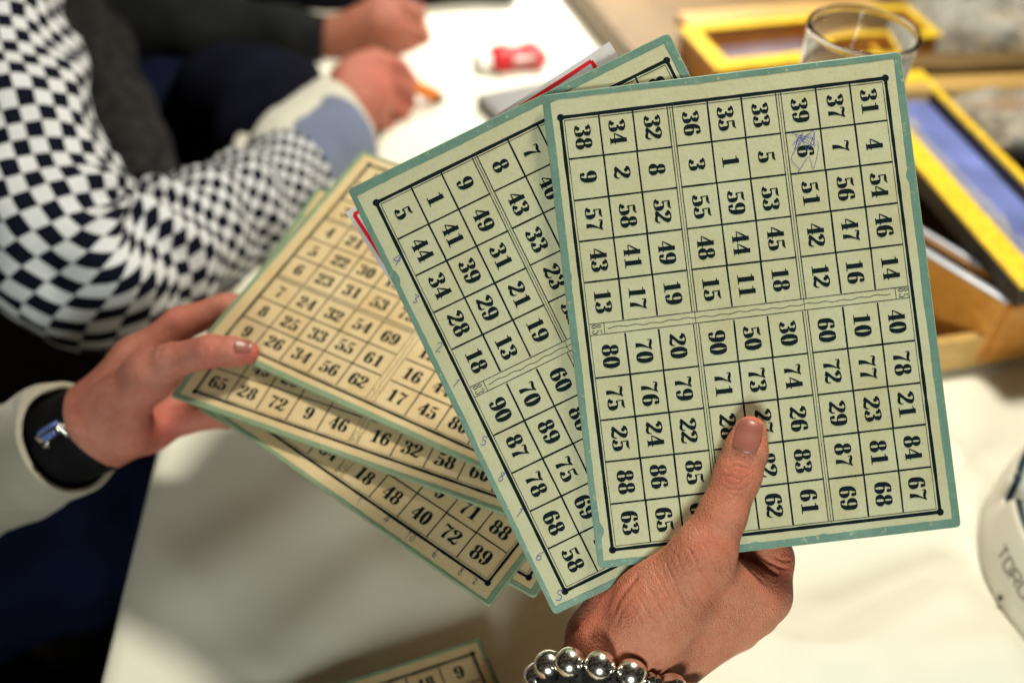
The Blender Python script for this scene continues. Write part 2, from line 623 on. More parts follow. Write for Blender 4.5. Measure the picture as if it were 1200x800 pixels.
class SDF:
    def __init__(self):
        self.p = []

    def cone(self, a, b, ra, rb, k=0.5):
        """rounded cone between surveyed points (px,py,d); radii and blend in cm"""
        self.p.append((P(*a), P(*b), ra * 0.01, rb * 0.01, k * 0.01))
        return self

    def chain(self, pts, k=0.45):
        for q, w in zip(pts[:-1], pts[1:]):
            self.cone(q[:3], w[:3], q[3], w[3], k)
        return self

    def eval(self, X):
        d = None
        for a, b, ra, rb, k in self.p:
            ba = b - a
            l2 = ba @ ba
            pa = X - a
            t = np.clip((pa @ ba) / l2, 0, 1)
            q = np.linalg.norm(pa - t[:, None] * ba, axis=1)
            tt = t * t * (3 - 2 * t) * 0.35 + t * 0.65
            di = q - (ra + (rb - ra) * tt)
            if d is None:
                d = di
            else:
                h = np.clip(0.5 + 0.5 * (d - di) / k, 0, 1)
                d = d * (1 - h) + di * h - k * h * (1 - h)
        return d

    def grad(self, X, e=2e-4):
        g = np.stack([self.eval(X + np.eye(3)[i] * e) - self.eval(X - np.eye(3)[i] * e) for i in range(3)], 1) / (2 * e)
        return g

    def mesh(self, vox):
        pts = np.array([q for a, b, ra, rb, k in self.p for q in (a - max(ra, rb), a + max(ra, rb), b - max(ra, rb), b + max(ra, rb))])
        lo, hi = pts.min(0) - 2.5 * vox, pts.max(0) + 2.5 * vox
        n = np.ceil((hi - lo) / vox).astype(int) + 1
        ax = [lo[i] + np.arange(n[i]) * vox for i in range(3)]
        G = np.stack(np.meshgrid(*ax, indexing='ij'), -1).reshape(-1, 3)
        v = np.concatenate([self.eval(g) for g in np.array_split(G, max(1, len(G) // 300000))]).reshape(n)
        ins = v < 0
        cells = np.zeros(n - 1, bool)
        cnt = np.zeros(n - 1, int)
        for dx in (0, 1):
            for dy in (0, 1):
                for dz in (0, 1):
                    cnt += ins[dx:n[0] - 1 + dx, dy:n[1] - 1 + dy, dz:n[2] - 1 + dz]
        cells = (cnt > 0) & (cnt < 8)
        ci = np.argwhere(cells)
        idx = -np.ones(n - 1, int)
        idx[cells] = np.arange(len(ci))
        acc = np.zeros((len(ci), 3))
        num = np.zeros(len(ci))
        corners = [np.array(c) for c in ((0, 0, 0), (1, 0, 0), (0, 1, 0), (0, 0, 1), (1, 1, 0), (1, 0, 1), (0, 1, 1), (1, 1, 1))]
        for a in corners:
            for ax_ in range(3):
                if a[ax_]:
                    continue
                b = a.copy()
                b[ax_] = 1
                va = v[tuple((ci + a).T)]
                vb = v[tuple((ci + b).T)]
                m = (va < 0) != (vb < 0)
                t = np.where(m, va / np.where(m, va - vb, 1), 0)
                acc += np.where(m[:, None], a + t[:, None] * (b - a), 0)
                num += m
        verts = lo + (ci + acc / num[:, None]) * vox
        faces = []
        for ax_ in range(3):
            u, w = (ax_ + 1) % 3, (ax_ + 2) % 3
            s0 = [slice(None)] * 3
            s1 = [slice(None)] * 3
            s0[ax_] = slice(0, n[ax_] - 1)
            s1[ax_] = slice(1, n[ax_])
            e = np.argwhere(ins[tuple(s0)] != ins[tuple(s1)])
            ok = (e[:, u] > 0) & (e[:, w] > 0) & (e[:, u] < n[u] - 1) & (e[:, w] < n[w] - 1)
            e = e[ok]
            du = np.zeros(3, int)
            du[u] = 1
            dw = np.zeros(3, int)
            dw[w] = 1
            q = np.stack([idx[tuple((e - du - dw).T)], idx[tuple((e - dw).T)], idx[tuple(e.T)], idx[tuple((e - du).T)]], 1)
            fl = ins[tuple(e.T)]
            q[~fl] = q[~fl][:, ::-1]
            faces.append(q)
        faces = np.concatenate(faces)
        for _ in range(2):
            g = self.grad(verts)
            verts = verts - g * (self.eval(verts) / np.maximum((g * g).sum(1), 1e-6))[:, None]
        return verts, faces


def to_px(X):
    c = (X - CP) @ B_CAM
    return 600 + FPX * c[:, 0] / c[:, 2], 400 + FPX * c[:, 1] / c[:, 2], c[:, 2]


def subdivide(verts, faces, levels):
    me = bpy.data.meshes.new('tmp_surface')
    me.from_pydata(verts.tolist(), [], faces.tolist())
    o = bpy.data.objects.new('tmp_surface', me)
    COL.objects.link(o)
    md = o.modifiers.new('s', 'SUBSURF')
    md.levels = md.render_levels = levels
    dg = bpy.context.evaluated_depsgraph_get()
    ev = o.evaluated_get(dg)
    m2 = ev.to_mesh()
    v = np.zeros(len(m2.vertices) * 3)
    m2.vertices.foreach_get('co', v)
    f = np.array([p.vertices[:] for p in m2.polygons])
    ev.to_mesh_clear()
    bpy.data.objects.remove(o)
    bpy.data.meshes.remove(me)
    return v.reshape(-1, 3), f


def crease(verts, normals, facing, curve, width, depth, ridge=0.14):
    """press one skin fold: curve is a surveyed polyline, width in px, depth in cm"""
    px, py, _ = to_px(verts)
    c = catmull(np.array(curve, float), 12)
    sel = np.where((px > c[:, 0].min() - 4 * width) & (px < c[:, 0].max() + 4 * width)
                   & (py > c[:, 1].min() - 4 * width) & (py < c[:, 1].max() + 4 * width) & facing)[0]
    if not len(sel):
        return
    q = np.stack([px[sel], py[sel]], 1)
    dist = np.full(len(sel), 1e9)
    tpar = np.zeros(len(sel))
    for i in range(len(c) - 1):
        a, b = c[i], c[i + 1]
        ab = b - a
        t = np.clip(((q - a) @ ab) / max(ab @ ab, 1e-9), 0, 1)
        d = np.linalg.norm(q - a - t[:, None] * ab, axis=1)
        m = d < dist
        dist[m] = d[m]
        tpar[m] = (i + t[m]) / (len(c) - 1)
    fade = np.clip(np.sin(np.clip(tpar, 0, 1) * PI) * 2.2, 0, 1)
    x = dist / width
    prof = -np.exp(-x * x * 1.6) + ridge * np.exp(-(x - 1.7) ** 2 * 1.4)
    verts[sel] += normals[sel] * (prof * depth * 0.0068 * fade)[:, None]


def skin_mesh(name, sdf, vox, levels, mat, parent, creases=(), reds=(), nails=(), nailmat=None):
    v, f = sdf.mesh(vox)
    if levels:
        v, f = subdivide(v, f, levels)
    g = sdf.grad(v)
    nrm = g / np.linalg.norm(g, axis=1)[:, None]
    view = v - CP
    facing = (nrm * view).sum(1) < 0.02
    for cr in creases:
        crease(v, nrm, facing, *cr)
    px, py, dep = to_px(v)
    red = np.zeros(len(v))
    for (x, y, rad, amt) in reds:
        red = np.maximum(red, amt * np.exp(-((px - x) ** 2 + (py - y) ** 2) / rad ** 2))
    nv = len(v)
    fm = np.zeros(len(f), int)
    allv, allf = [v], [list(map(int, q)) for q in f]
    fmat = [0] * len(f)
    off = nv
    for (cx, cy, ax, ay, ang, d0) in nails:      # nail: curved plate lying on the finger
        ns, nt = 26, 26
        pts = []
        ca, sa = math.cos(ang), math.sin(ang)
        grid = []
        for i in range(ns):
            for j in range(nt):
                s, t = -1 + 2 * i / (ns - 1), -1 + 2 * j / (nt - 1)
                # square -> squircle
                sx = s * math.sqrt(1 - 0.36 * t * t)
                ty = t * math.sqrt(1 - 0.30 * s * s)
                x = sx * ax
                y = ty * ay
                grid.append((cx + x * ca - y * sa, cy + x * sa + y * ca, max(abs(s), abs(t)), t))
        X = np.array([P(a, b, d0 - 3) for a, b, _, _ in grid])
        dirs = X - CP
        dirs /= np.linalg.norm(dirs, axis=1)[:, None]
        for _ in range(60):
            X = X + dirs * (sdf.eval(X) * 0.9)[:, None]
        gg = sdf.grad(X)
        gg /= np.linalg.norm(gg, axis=1)[:, None]
        rr = np.array([q[2] for q in grid])
        tt = np.array([q[3] for q in grid])
        h = 0.00055 - 0.0013 * np.clip((rr - 0.86) / 0.14, 0, 1) ** 1.5
        X = X + gg * h[:, None]
        allv.append(X)
        for i in range(ns - 1):
            for j in range(nt - 1):
                a = off + i * nt + j
                allf.append([a, a + 1, a + nt + 1, a + nt])
                fmat.append(1)
        off += len(X)
        red = np.r_[red, np.zeros(len(X))]
    V = np.vstack(allv)
    o = mesh_obj(name, local(V, parent), allf, mat, parent, True, [mat] + ([nailmat] if nailmat else []), fmat)
    ca_ = o.data.color_attributes.new('redness', 'FLOAT_COLOR', 'POINT')
    arr = np.ones((len(V), 4), np.float32)
    arr[:, :3] = red[:len(V), None]
    ca_.data.foreach_set('color', arr.ravel())
    return o


# ------------------------------------------------------------------ setting: floor, table, cloth
def quad_sheet(x0, x1, y0, y1, z, nx, ny, zf=None):
    v = [(x0 + (x1 - x0) * i / nx, y0 + (y1 - y0) * j / ny, z) for j in range(ny + 1) for i in range(nx + 1)]
    if zf:
        v = [(x, y, z + zf(x, y)) for x, y, z in v]
    f = [(j * (nx + 1) + i, j * (nx + 1) + i + 1, (j + 1) * (nx + 1) + i + 1, (j + 1) * (nx + 1) + i)
         for j in range(ny) for i in range(nx)]
    return v, f


v, f = quad_sheet(-6, 6, -3, 9, -0.74, 4, 4)
tag(mesh_obj('floor', v, f, M['floor']), kind='structure')

EA, EB = W(125, 800), W(190, 530)
edir = (EB - EA) / np.linalg.norm(EB - EA)          # along the table's left edge, going away
enor = np.array([edir[1], -edir[0], 0])             # into the table
E0 = EA - edir * (0.25)


def table_pt(u, w, z=0.0):
    """u along the left edge from E0, w into the table"""
    q = E0 + edir * u + enor * w
    return np.array([q[0], q[1], z])


TL, TW = 2.0, 1.25
t_root = empty('table', 'long table hidden under the white tablecloth', 'table', pivot(table_pt(TL / 2, TW / 2, -0.74)))
Rt = np.array([edir, enor, [0, 0, 1]]).T
mb = MB()
mb.box(table_pt(TL / 2, TW / 2, -0.034), (TL - 0.02, TW - 0.02, 0.03), Rt, 0.004)
mb.build('table_top', M['wood_brown'], t_root)
for uu in (0.12, TL - 0.12):
    for ww in (0.12, TW - 0.12):
        MB().box(table_pt(uu, ww, -0.395), (0.05, 0.05, 0.690), Rt, 0.004).build('leg', M['wood_dark'], t_root)


def cloth_h(x, y):
    h = 0.0016 * smooth_noise((x, y, 0), 6) + 0.0011 * smooth_noise((x + 0.3 * y, y, 5), 17) + 0.0004 * smooth_noise((x, y, 9), 45)
    # ironed creases and soft rucks
    for (ax, ay, bx, by, w, a) in CRE:
        ab = np.array([bx - ax, by - ay])
        L = np.hypot(*ab)
        n = np.array([-ab[1], ab[0]]) / L
        d = (x - ax) * n[0] + (y - ay) * n[1]
        t = ((x - ax) * ab[0] + (y - ay) * ab[1]) / L / L
        if -0.1 < t < 1.1:
            e = max(0, min(1, min(t + 0.1, 1.1 - t) * 5))
            h += 1.9 * a * e * math.exp(-(d / w) ** 2)
    return h


def _cr(p, q, w, a):
    A, B = W(*p), W(*q)
    return (A[0], A[1], B[0], B[1], w, a)


CRE = [_cr((575, 775), (640, 722), 0.004, 0.002), _cr((610, 800), (680, 765), 0.008, 0.002),
       _cr((930, 790), (1130, 690), 0.016, 0.006), _cr((960, 720), (1120, 650), 0.012, -0.004),
       _cr((1000, 800), (1190, 760), 0.02, 0.007), _cr((1110, 520), (1160, 600), 0.012, 0.004),
       _cr((1090, 560), (1180, 520), 0.010, -0.003), _cr((200, 700), (420, 560), 0.03, 0.003),
       _cr((300, 800), (460, 640), 0.02, 0.002), _cr((880, 740), (1000, 800), 0.012, 0.004)]

nu, nw = 300, 190
V, F = [], []
rows = []
for i in range(nu + 1):
    u = TL * i / nu
    prof = [(-0.012, -0.42, 'h'), (-0.011, -0.30, 'h'), (-0.010, -0.2, 'h'), (-0.009, -0.1, 'h'), (-0.007, -0.04, 'h'),
            (-0.006, -0.012, 'h'), (-0.004, -0.004, 'h'), (0.0, 0.0, 't')]
    for (w, z, kd) in prof:
        q = table_pt(u, w, z)
        if kd == 'h' and z < -0.02:
            s = 0.010 * math.sin(u * 31 + 1.3 * math.sin(u * 9)) * min(1, -z / 0.25)
            q = q - enor * (s + 0.01 * min(1, -z / 0.25))
        V.append(q)
    for j in range(1, nw + 1):
        w = TW * j / nw
        q = table_pt(u, w, 0)
        q[2] = cloth_h(q[0], q[1]) * min(1, w / 0.02)
        V.append(q)
m = 8 + nw
for i in range(nu):
    for j in range(m - 1):
        F.append((i * m + j, (i + 1) * m + j, (i + 1) * m + j + 1, i * m + j + 1))
cl = mesh_obj('tablecloth', V, F, M['cloth'], None, True)
tag(cl, 'white cloth spread over the table, hanging over its left edge', 'tablecloth')

# ------------------------------------------------------------------ numerals: fat-face strokes with ball terminals


def nib(pts, thin=0.062, thick=0.27, closed=False):
    c = catmull(pts, 8, closed)
    d = np.gradient(c, axis=0) if not closed else np.roll(c, -1, 0) - np.roll(c, 1, 0)
    L = np.linalg.norm(d, axis=1)
    ty = np.abs(d[:, 1]) / np.maximum(L, 1e-9)
    w = thin + (thick - thin) * ty ** 1.9
    return c, w, closed


def wid(pts, ws):
    k = len(pts)
    c = catmull(np.c_[np.array(pts, float), np.array(ws if hasattr(ws, '__len__') else [ws] * k, float)], 6)
    return c[:, :2], c[:, 2], False


def ell(cx, cy, rx, ry, thick=0.27, thin=0.062):
    return nib([(cx + rx * math.sin(2 * PI * i / 12), cy + ry * math.cos(2 * PI * i / 12)) for i in range(12)], thin, thick, True)


def rot(gl):
    out = []
    for g in gl:
        if isinstance(g[0], str):
            out.append(('ball', 0.68 - g[1], 1 - g[2], g[3]))
        else:
            out.append((np.array([0.68, 1.0]) - g[0], g[1], g[2]))
    return out


six = [ell(0.35, 0.30, 0.21, 0.275), nib([(0.56, 0.86), (0.44, 0.965), (0.28, 0.92), (0.16, 0.72), (0.135, 0.45), (0.145, 0.28)]),
       ('ball', 0.53, 0.80, 0.105)]
GL = {
    '0': [ell(0.34, 0.5, 0.21, 0.475, 0.275)],
    '1': [wid([(0.38, 0.0), (0.38, 1.0)], 0.275), wid([(0.10, 0.03), (0.66, 0.03)], 0.06),
          wid([(0.36, 0.95), (0.22, 0.86), (0.08, 0.84)], [0.09, 0.07, 0.05])],
    '2': [nib([(0.07, 0.72), (0.12, 0.89), (0.32, 0.97), (0.50, 0.88), (0.53, 0.73), (0.43, 0.53), (0.23, 0.33), (0.09, 0.17), (0.05, 0.05)]),
          ('ball', 0.17, 0.73, 0.115), wid([(0.04, 0.04), (0.18, 0.14), (0.34, 0.09), (0.50, 0.08), (0.61, 0.17), (0.645, 0.33)],
                                           [0.03, 0.12, 0.17, 0.17, 0.09, 0.03])],
    '3': [nib([(0.07, 0.79), (0.14, 0.92), (0.33, 0.97), (0.49, 0.88), (0.51, 0.75), (0.45, 0.61), (0.28, 0.535)]),
          nib([(0.28, 0.535), (0.47, 0.47), (0.54, 0.29), (0.49, 0.11), (0.32, 0.03), (0.14, 0.08), (0.07, 0.22)]),
          ('ball', 0.165, 0.775, 0.11), ('ball', 0.165, 0.225, 0.115)],
    '4': [wid([(0.47, 0.0), (0.47, 1.0)], 0.26), wid([(0.46, 0.98), (0.25, 0.64), (0.03, 0.31)], [0.05, 0.10, 0.05]),
          wid([(0.02, 0.29), (0.68, 0.29)], 0.065), wid([(0.27, 0.03), (0.67, 0.03)], 0.06)],
    '5': [nib([(0.07, 0.22), (0.14, 0.08), (0.32, 0.03), (0.50, 0.11), (0.55, 0.31), (0.48, 0.52), (0.32, 0.60), (0.15, 0.53)]),
          ('ball', 0.165, 0.235, 0.115), wid([(0.14, 0.52), (0.13, 0.97)], 0.055),
          wid([(0.11, 0.93), (0.28, 0.91), (0.46, 0.92), (0.60, 1.02)], [0.08, 0.17, 0.14, 0.03])],
    '6': six,
    '9': rot(six),
    '7': [wid([(0.05, 0.74), (0.07, 0.93), (0.22, 0.91), (0.40, 0.86), (0.57, 0.91), (0.64, 0.985)], [0.03, 0.09, 0.18, 0.16, 0.11, 0.04]),
          wid([(0.63, 0.97), (0.47, 0.66), (0.35, 0.33), (0.33, 0.0)], [0.05, 0.09, 0.20, 0.26])],
    '8': [ell(0.34, 0.745, 0.175, 0.225, 0.24), ell(0.34, 0.27, 0.21, 0.245, 0.275)],
}


class Ink:
    """flat print on a card; coordinates in card units (558 x 423)"""

    def __init__(self):
        self.v, self.f, self.k = [], [], 0

    def strip(self, c, w, closed=False):
        c = np.asarray(c, float)
        d = np.roll(c, -1, 0) - np.roll(c, 1, 0) if closed else np.gradient(c, axis=0)
        d /= np.maximum(np.linalg.norm(d, axis=1), 1e-9)[:, None]
        n = np.stack([-d[:, 1], d[:, 0]], 1)
        w = np.broadcast_to(np.asarray(w, float), (len(c),))
        o = len(self.v)
        z = 0.012 * (self.k % 5)
        self.k += 1
        for p, q, ww in zip(c, n, w):
            self.v.append((*(p + q * ww / 2), z))
            self.v.append((*(p - q * ww / 2), z))
        m = len(c)
        for i in range(m if closed else m - 1):
            a, b = o + 2 * i, o + 2 * ((i + 1) % m)
            self.f.append((a, a + 1, b + 1, b))

    def disc(self, x, y, r, n=14):
        o = len(self.v)
        z = 0.012 * (self.k % 5)
        self.k += 1
        self.v += [(x + r * math.cos(2 * PI * i / n), y + r * math.sin(2 * PI * i / n), z) for i in range(n)]
        self.f.append(tuple(o + i for i in range(n)))

    def line(self, a, b, w, jit=0.25):
        a, b = np.array(a, float), np.array(b, float)
        n = max(2, int(np.linalg.norm(b - a) / 12))
        t = np.linspace(0, 1, n + 1)[:, None]
        c = a + (b - a) * t
        ww = w * (1 + jit * (np.random.RandomState(self.k * 7 + 3).rand(n + 1) - 0.5))
        self.strip(c, ww)

    def text(self, s, x, y, h, sx=1.0, ang=0.0, adv=0.74, wt=1.0):
        ca, sa = math.cos(ang), math.sin(ang)
        wtot = (len(s) * adv - (adv - 0.68)) * h * sx
        for i, ch in enumerate(s):
            for g in GL[ch]:
                def tr(p):
                    q = np.asarray(p, float) * h
                    q = np.stack([q[..., 0] * sx + i * adv * h * sx - wtot / 2, q[..., 1] - h / 2], -1)
                    return np.stack([x + q[..., 0] * ca - q[..., 1] * sa, y + q[..., 0] * sa + q[..., 1] * ca], -1)
                if isinstance(g[0], str):
                    q = tr(np.array([g[1], g[2]]))
                    self.disc(q[0], q[1], g[3] * h * (0.5 + 0.5 * sx) * wt)
                else:
                    self.strip(tr(g[0]), np.maximum(g[1] * wt, 0.05) * h, g[2])


HAND = {'1': [(0.3, 0), (0.32, 1), (0.15, 0.8)], '2': [(0, 0.8), (0.25, 1), (0.5, 0.75), (0.1, 0), (0.55, 0.05)],
        '3': [(0, 0.95), (0.45, 0.9), (0.2, 0.55), (0.5, 0.3), (0.1, 0)], '4': [(0.35, 1), (0, 0.4), (0.5, 0.45), (0.42, 0.8), (0.38, 0)],
        '5': [(0.5, 1), (0.1, 0.95), (0.1, 0.6), (0.45, 0.5), (0.4, 0.1), (0, 0)],
        '6': [(0.45, 1), (0.05, 0.4), (0.15, 0), (0.45, 0.2), (0.3, 0.45), (0.05, 0.25)],
        '8': [(0.4, 0.9), (0.1, 0.85), (0.4, 0.3), (0.2, 0), (0.02, 0.25), (0.42, 0.8), (0.38, 0.95)],
        '0': [(0.3, 1), (0.02, 0.5), (0.25, 0), (0.5, 0.5), (0.3, 1)]}

S_ = 0.20 / 558
CX0 = [29.8 + 48.7 * i for i in range(6)]
CX1 = [288 + 49.3 * i for i in range(6)]
CY = [22.5, 63.4, 103, 145, 149, 191, 231, 273, 277, 319, 359.5, 399]     # cell rows, from the bottom
ROWS = [(22.5, 63.4), (63.4, 103), (103, 145), (149, 191), (191, 231), (231, 273), (277, 319), (319, 359.5), (359.5, 399)]


def card_warp(seed, amp):
    a = random.Random(seed)
    c1, c2, c3 = a.uniform(-1, 1), a.uniform(-1, 1), a.uniform(-1, 1)

    def fn(x, y):
        u, w = x / 558 * 2 - 1, y / 423 * 2 - 1
        return amp * (c1 * (u * u - 0.4) + c2 * (w * w - 0.4) * 0.6 + c3 * u * w * 0.7)
    return fn


def lotto_card(label, mat4, numbers, serial, seed, warp=1.0, paper='paper', pens=(), hand=None, extra=None, thick=5.0, group='lotto cards', dy=0.0, tw=(7.5, 7, 9, 8.5)):
    root = empty('lotto_card', label, 'lotto card', mat4, group)
    rnd = random.Random(seed)
    wf = card_warp(seed, warp / S_ * 0.001)

    def place(v, z):
        return [(x * S_, y * S_, (wf(x, y) + z + zz) * S_) for x, y, zz in v]
    # board -----------------------------------------------------------
    xs = sorted(set([0, 1.5, 4, 9] + list(np.linspace(16, 542, 22)) + [549, 554, 556.5, 558]))
    ys = sorted(set([0, 1.5, 4, 9] + list(np.linspace(16, 407, 17)) + [414, 419, 421.5, 423]))
    cr = [rnd.uniform(3.0, 6.5) for _ in range(4)]
    ex = [[rnd.gauss(0, 0.35) for _ in range(60)] for _ in range(4)]

    def edge(x, y):
        """worn outline: corners rounded, edges slightly uneven"""
        ix, iy = min(x, 558 - x), min(y, 423 - y)
        q = (0 if x < 279 else 1) + (0 if y < 211 else 2)
        r = cr[q]
        if ix < r and iy < r:
            dx, dy = r - ix, r - iy
            m = max(dx, dy)
            L = math.hypot(dx, dy)
            k = m / L if L > 0 else 1
            ix2, iy2 = r - dx * k, r - dy * k
            x += (ix2 - ix) * (1 if x < 279 else -1)
            y += (iy2 - iy) * (1 if y < 211 else -1)
        return x, y
    nx, ny = len(xs), len(ys)
    top = []
    for y in ys:
        for x in xs:
            a, b = edge(x, y)
            top.append((a, b, 0))
    bot = [(a, b, -thick) for a, b, _ in top]
    V = place(top, 0) + place(bot, 0)
    F = []
    o = nx * ny
    for j in range(ny - 1):
        for i in range(nx - 1):
            a = j * nx + i
            F.append((a, a + 1, a + nx + 1, a + nx))
            F.append((a + o, a + nx + o, a + nx + 1 + o, a + 1 + o))
    ring = [i for i in range(nx)] + [j * nx + nx - 1 for j in range(1, ny)] + [(ny - 1) * nx + i for i in range(nx - 2, -1, -1)] + [j * nx for j in range(ny - 2, 0, -1)]
    for a, b in zip(ring, ring[1:] + ring[:1]):
        F.append((a, a + o, b + o, b))
    mesh_obj('board', V, F, M[paper], root)
    # cloth tape folded round the edge -----------------------------------
    tv, tf = [], []

    def tape_side(p0, p1, inn, wbase, k):
        L = np.hypot(p1[0] - p0[0], p1[1] - p0[1])
        n = int(L / 3)
        o = len(tv)
        ph = rnd.uniform(0, 9)
        lift = 0.30 + 0.10 * k
        for i in range(n + 1):
            t = i / n
            x, y = p0[0] + (p1[0] - p0[0]) * t, p0[1] + (p1[1] - p0[1]) * t
            a, b = edge(x, y)
            nzv = smooth_noise((t * L / 60, ph, seed * 1.7), 1.0) * 0.8 + smooth_noise((t * L / 9, ph + 5, seed * 1.7), 1.0) * 0.45
            rip = smooth_noise((t * L / 25, ph + 11, seed * 0.7), 1.0)
            if rip > 0.45:
                nzv += (rip - 0.45) * 14 * (1 if smooth_noise((t * 3, ph, 2.2), 1) > 0 else -0.6)
            w = max(3.0, wbase + nzv + 1.2 * math.sin(t * 2.4 + ph))
            qx, qy = x + inn[0] * w, y + inn[1] * w
            qx, qy = min(max(qx, 0.2), 557.8), min(max(qy, 0.2), 422.8)
            ox, oy = -inn[0] * 0.5, -inn[1] * 0.5
            tv.append((qx, qy, 0.06 * (k + 1)))
            tv.append((qx - inn[0] * 0.6, qy - inn[1] * 0.6, lift))
            tv.append((a + inn[0] * 0.8, b + inn[1] * 0.8, lift))
            tv.append((a + ox, b + oy, -0.6))
            tv.append((a + ox, b + oy, -thick + 0.4))
            tv.append((a + inn[0] * 1.5, b + inn[1] * 1.5, -thick - 0.3))
            tv.append((a + inn[0] * 12, b + inn[1] * 12, -thick - 0.2))
        for i in range(n):
            for q in range(6):
                a = o + i * 7 + q
                tf.append((a, a + 7, a + 8, a + 1))
    tape_side((0, 0), (558, 0), (0, 1), tw[0], 0)
    tape_side((0, 423), (558, 423), (0, -1), tw[1], 0)
    tape_side((0, 0), (0, 423), (1, 0), tw[2], 1)
    tape_side((558, 0), (558, 423), (-1, 0), tw[3], 1)
    mesh_obj('edge_tape', place(tv, 0.05), tf, M['tape' if paper == 'paper' else 'tape_pale'], root)
    # print -----------------------------------------------------------
    if numbers:
        fr, th, nu_ = Ink(), Ink(), Ink()
        x0, x1, y0, y1 = 28.6, 538.5, 18.5, 401.5
        for a, b in (((x0, y0), (x1, y0)), ((x1, y0), (x1, y1)), ((x1, y1), (x0, y1)), ((x0, y1), (x0, y0))):
            fr.line(a, b, 3.9, 0.35)
        for a in (x0, x1):
            for b in (y0, y1):
                fr.disc(a, b, 4.3)
        g = 4.0
        for a, b in (((x0 + g, y0 + g), (x1 - g, y0 + g)), ((x1 - g, y0 + g), (x1 - g, y1 - g)), ((x1 - g, y1 - g), (x0 + g, y1 - g)), ((x0 + g, y1 - g), (x0 + g, y0 + g))):
            th.line(a, b, 0.8, 0.6)
        for blk in (CX0, CX1):
            for x in blk[1:-1]:
                for ya, yb in ((22.5, 145), (149, 273), (277, 398)):
                    fr.line((x + rnd.uniform(-.4, .4), ya), (x + rnd.uniform(-.4, .4), yb), 2.1, 0.3)
            for y in (63.4, 103, 191, 231, 319, 359.5):
                for i in range(5):
                    fr.line((blk[i] + 0.6, y + rnd.uniform(-.35, .35)), (blk[i + 1] - 0.6, y + rnd.uniform(-.35, .35)), 2.1, 0.3)
            for y in (144, 150, 272, 278):
                th.line((blk[0], y), (blk[5], y), 1.3, 0.3)
        for y in (147, 275):
            th.line((31, y), (536, y), 0.7, 0.3)
        for x in (273.8, 287):
            th.line((x, 23), (x, 398), 1.0, 0.4)
        c = np.array([(280.4 + 0.7 * math.sin(y * 0.31) + 0.5 * math.sin(y * 0.083), y) for y in np.arange(44, 378, 2.0)])
        th.strip(c, 0.8)
        for yy in (31, 391):
            th.text(serial, 280.4, yy, 12.0, 0.60, 0.0, 0.92, 0.36)
            th.line((274, yy + (9 if yy < 200 else -9)), (287, yy + (9 if yy < 200 else -9)), 0.8)
        for r, rowv in enumerate(numbers):
            ya, yb = ROWS[8 - r]
            for ci, nmb in enumerate(rowv):
                if not nmb:
                    continue
                xa, xb = (CX0[ci], CX0[ci + 1]) if ci < 5 else (CX1[ci - 5], CX1[ci - 4])
                nu_.text(str(nmb), (xa + xb) / 2 + rnd.uniform(-1.2, 1.2), (ya + yb) / 2 + rnd.uniform(-0.8, 0.8), 19.6, 1.0, rnd.gauss(0, 0.012))
        mesh_obj('printed_frame', place([(a_, b_ + dy, c_) for a_, b_, c_ in fr.v], 0.10), fr.f, M['ink'], root)
        mesh_obj('printed_thin_lines', place([(a_, b_ + dy, c_) for a_, b_, c_ in th.v], 0.16), th.f, M['thinink'], root)
        mesh_obj('printed_numbers', place([(a_, b_ + dy, c_) for a_, b_, c_ in nu_.v], 0.22), nu_.f, M['ink'], root)
    if pens:
        pk = Ink()
        for (ch, x, y, h, ang) in pens:
            q = catmull(np.array(HAND[ch], float) - np.array([0.25, 0.5]), 8) * h
            ca, sa = math.cos(ang), math.sin(ang)
            q = np.stack([x + q[:, 0] * ca - q[:, 1] * sa, y + q[:, 0] * sa + q[:, 1] * ca], 1)
            pk.strip(q, 0.85)
        mesh_obj('handwritten_text', place(pk.v, 0.5), pk.f, M['bluepen' if paper == 'paper' else 'greypen'], root)
    if extra:
        pk = Ink()
        for c, w in extra[0]:
            pk.strip(catmull(c, 8), w)
        mesh_obj('pen_scribble', place(pk.v, 0.55), pk.f, M[extra[1]], root)
    return root


def cam_pose(Rc, tc, dt=(0, 0, 0)):
    """pose in the survey frame (card x right, y up, front towards the viewer), cm"""
    Rc = np.array(Rc)
    fl = np.diag([1, -1, -1.0])
    Rw = B_CAM @ Rc @ fl
    tw = CP + B_CAM @ ((np.array(tc) + np.array(dt)) * 0.01)
    Mx = np.eye(4)
    Mx[:3, :3] = Rw
    Mx[:3, 3] = tw
    return Matrix(Mx.tolist())


def fill_rows(part, seed):
    """complete the hidden cells with unused numbers"""
    rn = random.Random(seed)
    used = {n for r in part for n in r if n}
    rest = [n for n in range(1, 91) if n not in used]
    rn.shuffle(rest)
    return [[n if n else rest.pop() for n in r] for r in part]


N1 = [[31, 4, 54, 46, 14, 40, 78, 21, 84, 67], [37, 7, 56, 47, 16, 10, 77, 23, 81, 68], [39, 6, 51, 42, 12, 60, 72, 29, 87, 69],
      [33, 5, 53, 45, 18, 30, 74, 26, 83, 61], [35, 1, 59, 44, 11, 50, 73, 27, 82, 62], [36, 3, 55, 48, 15, 90, 71, 28, 89, 64],
      [32, 8, 52, 49, 19, 20, 79, 22, 85, 66], [34, 2, 58, 41, 17, 70, 76, 24, 86, 65], [38, 9, 57, 43, 13, 80, 75, 25, 88, 63]]
N2 = [[0] * 10 for _ in range(9)]
N2[8] = [5, 44, 34, 28, 18, 90, 87, 78, 68, 58]
N2[7] = [1, 41, 39, 29, 13, 70, 89, 75, 69, 0]
N2[6] = [9, 49, 31, 21, 19, 60, 86, 0, 0, 0]
N2[5] = [8, 43, 33, 23, 0, 0, 0, 0, 0, 0]
N2[4] = [7, 46, 0, 0, 0, 0, 0, 0, 0, 0]
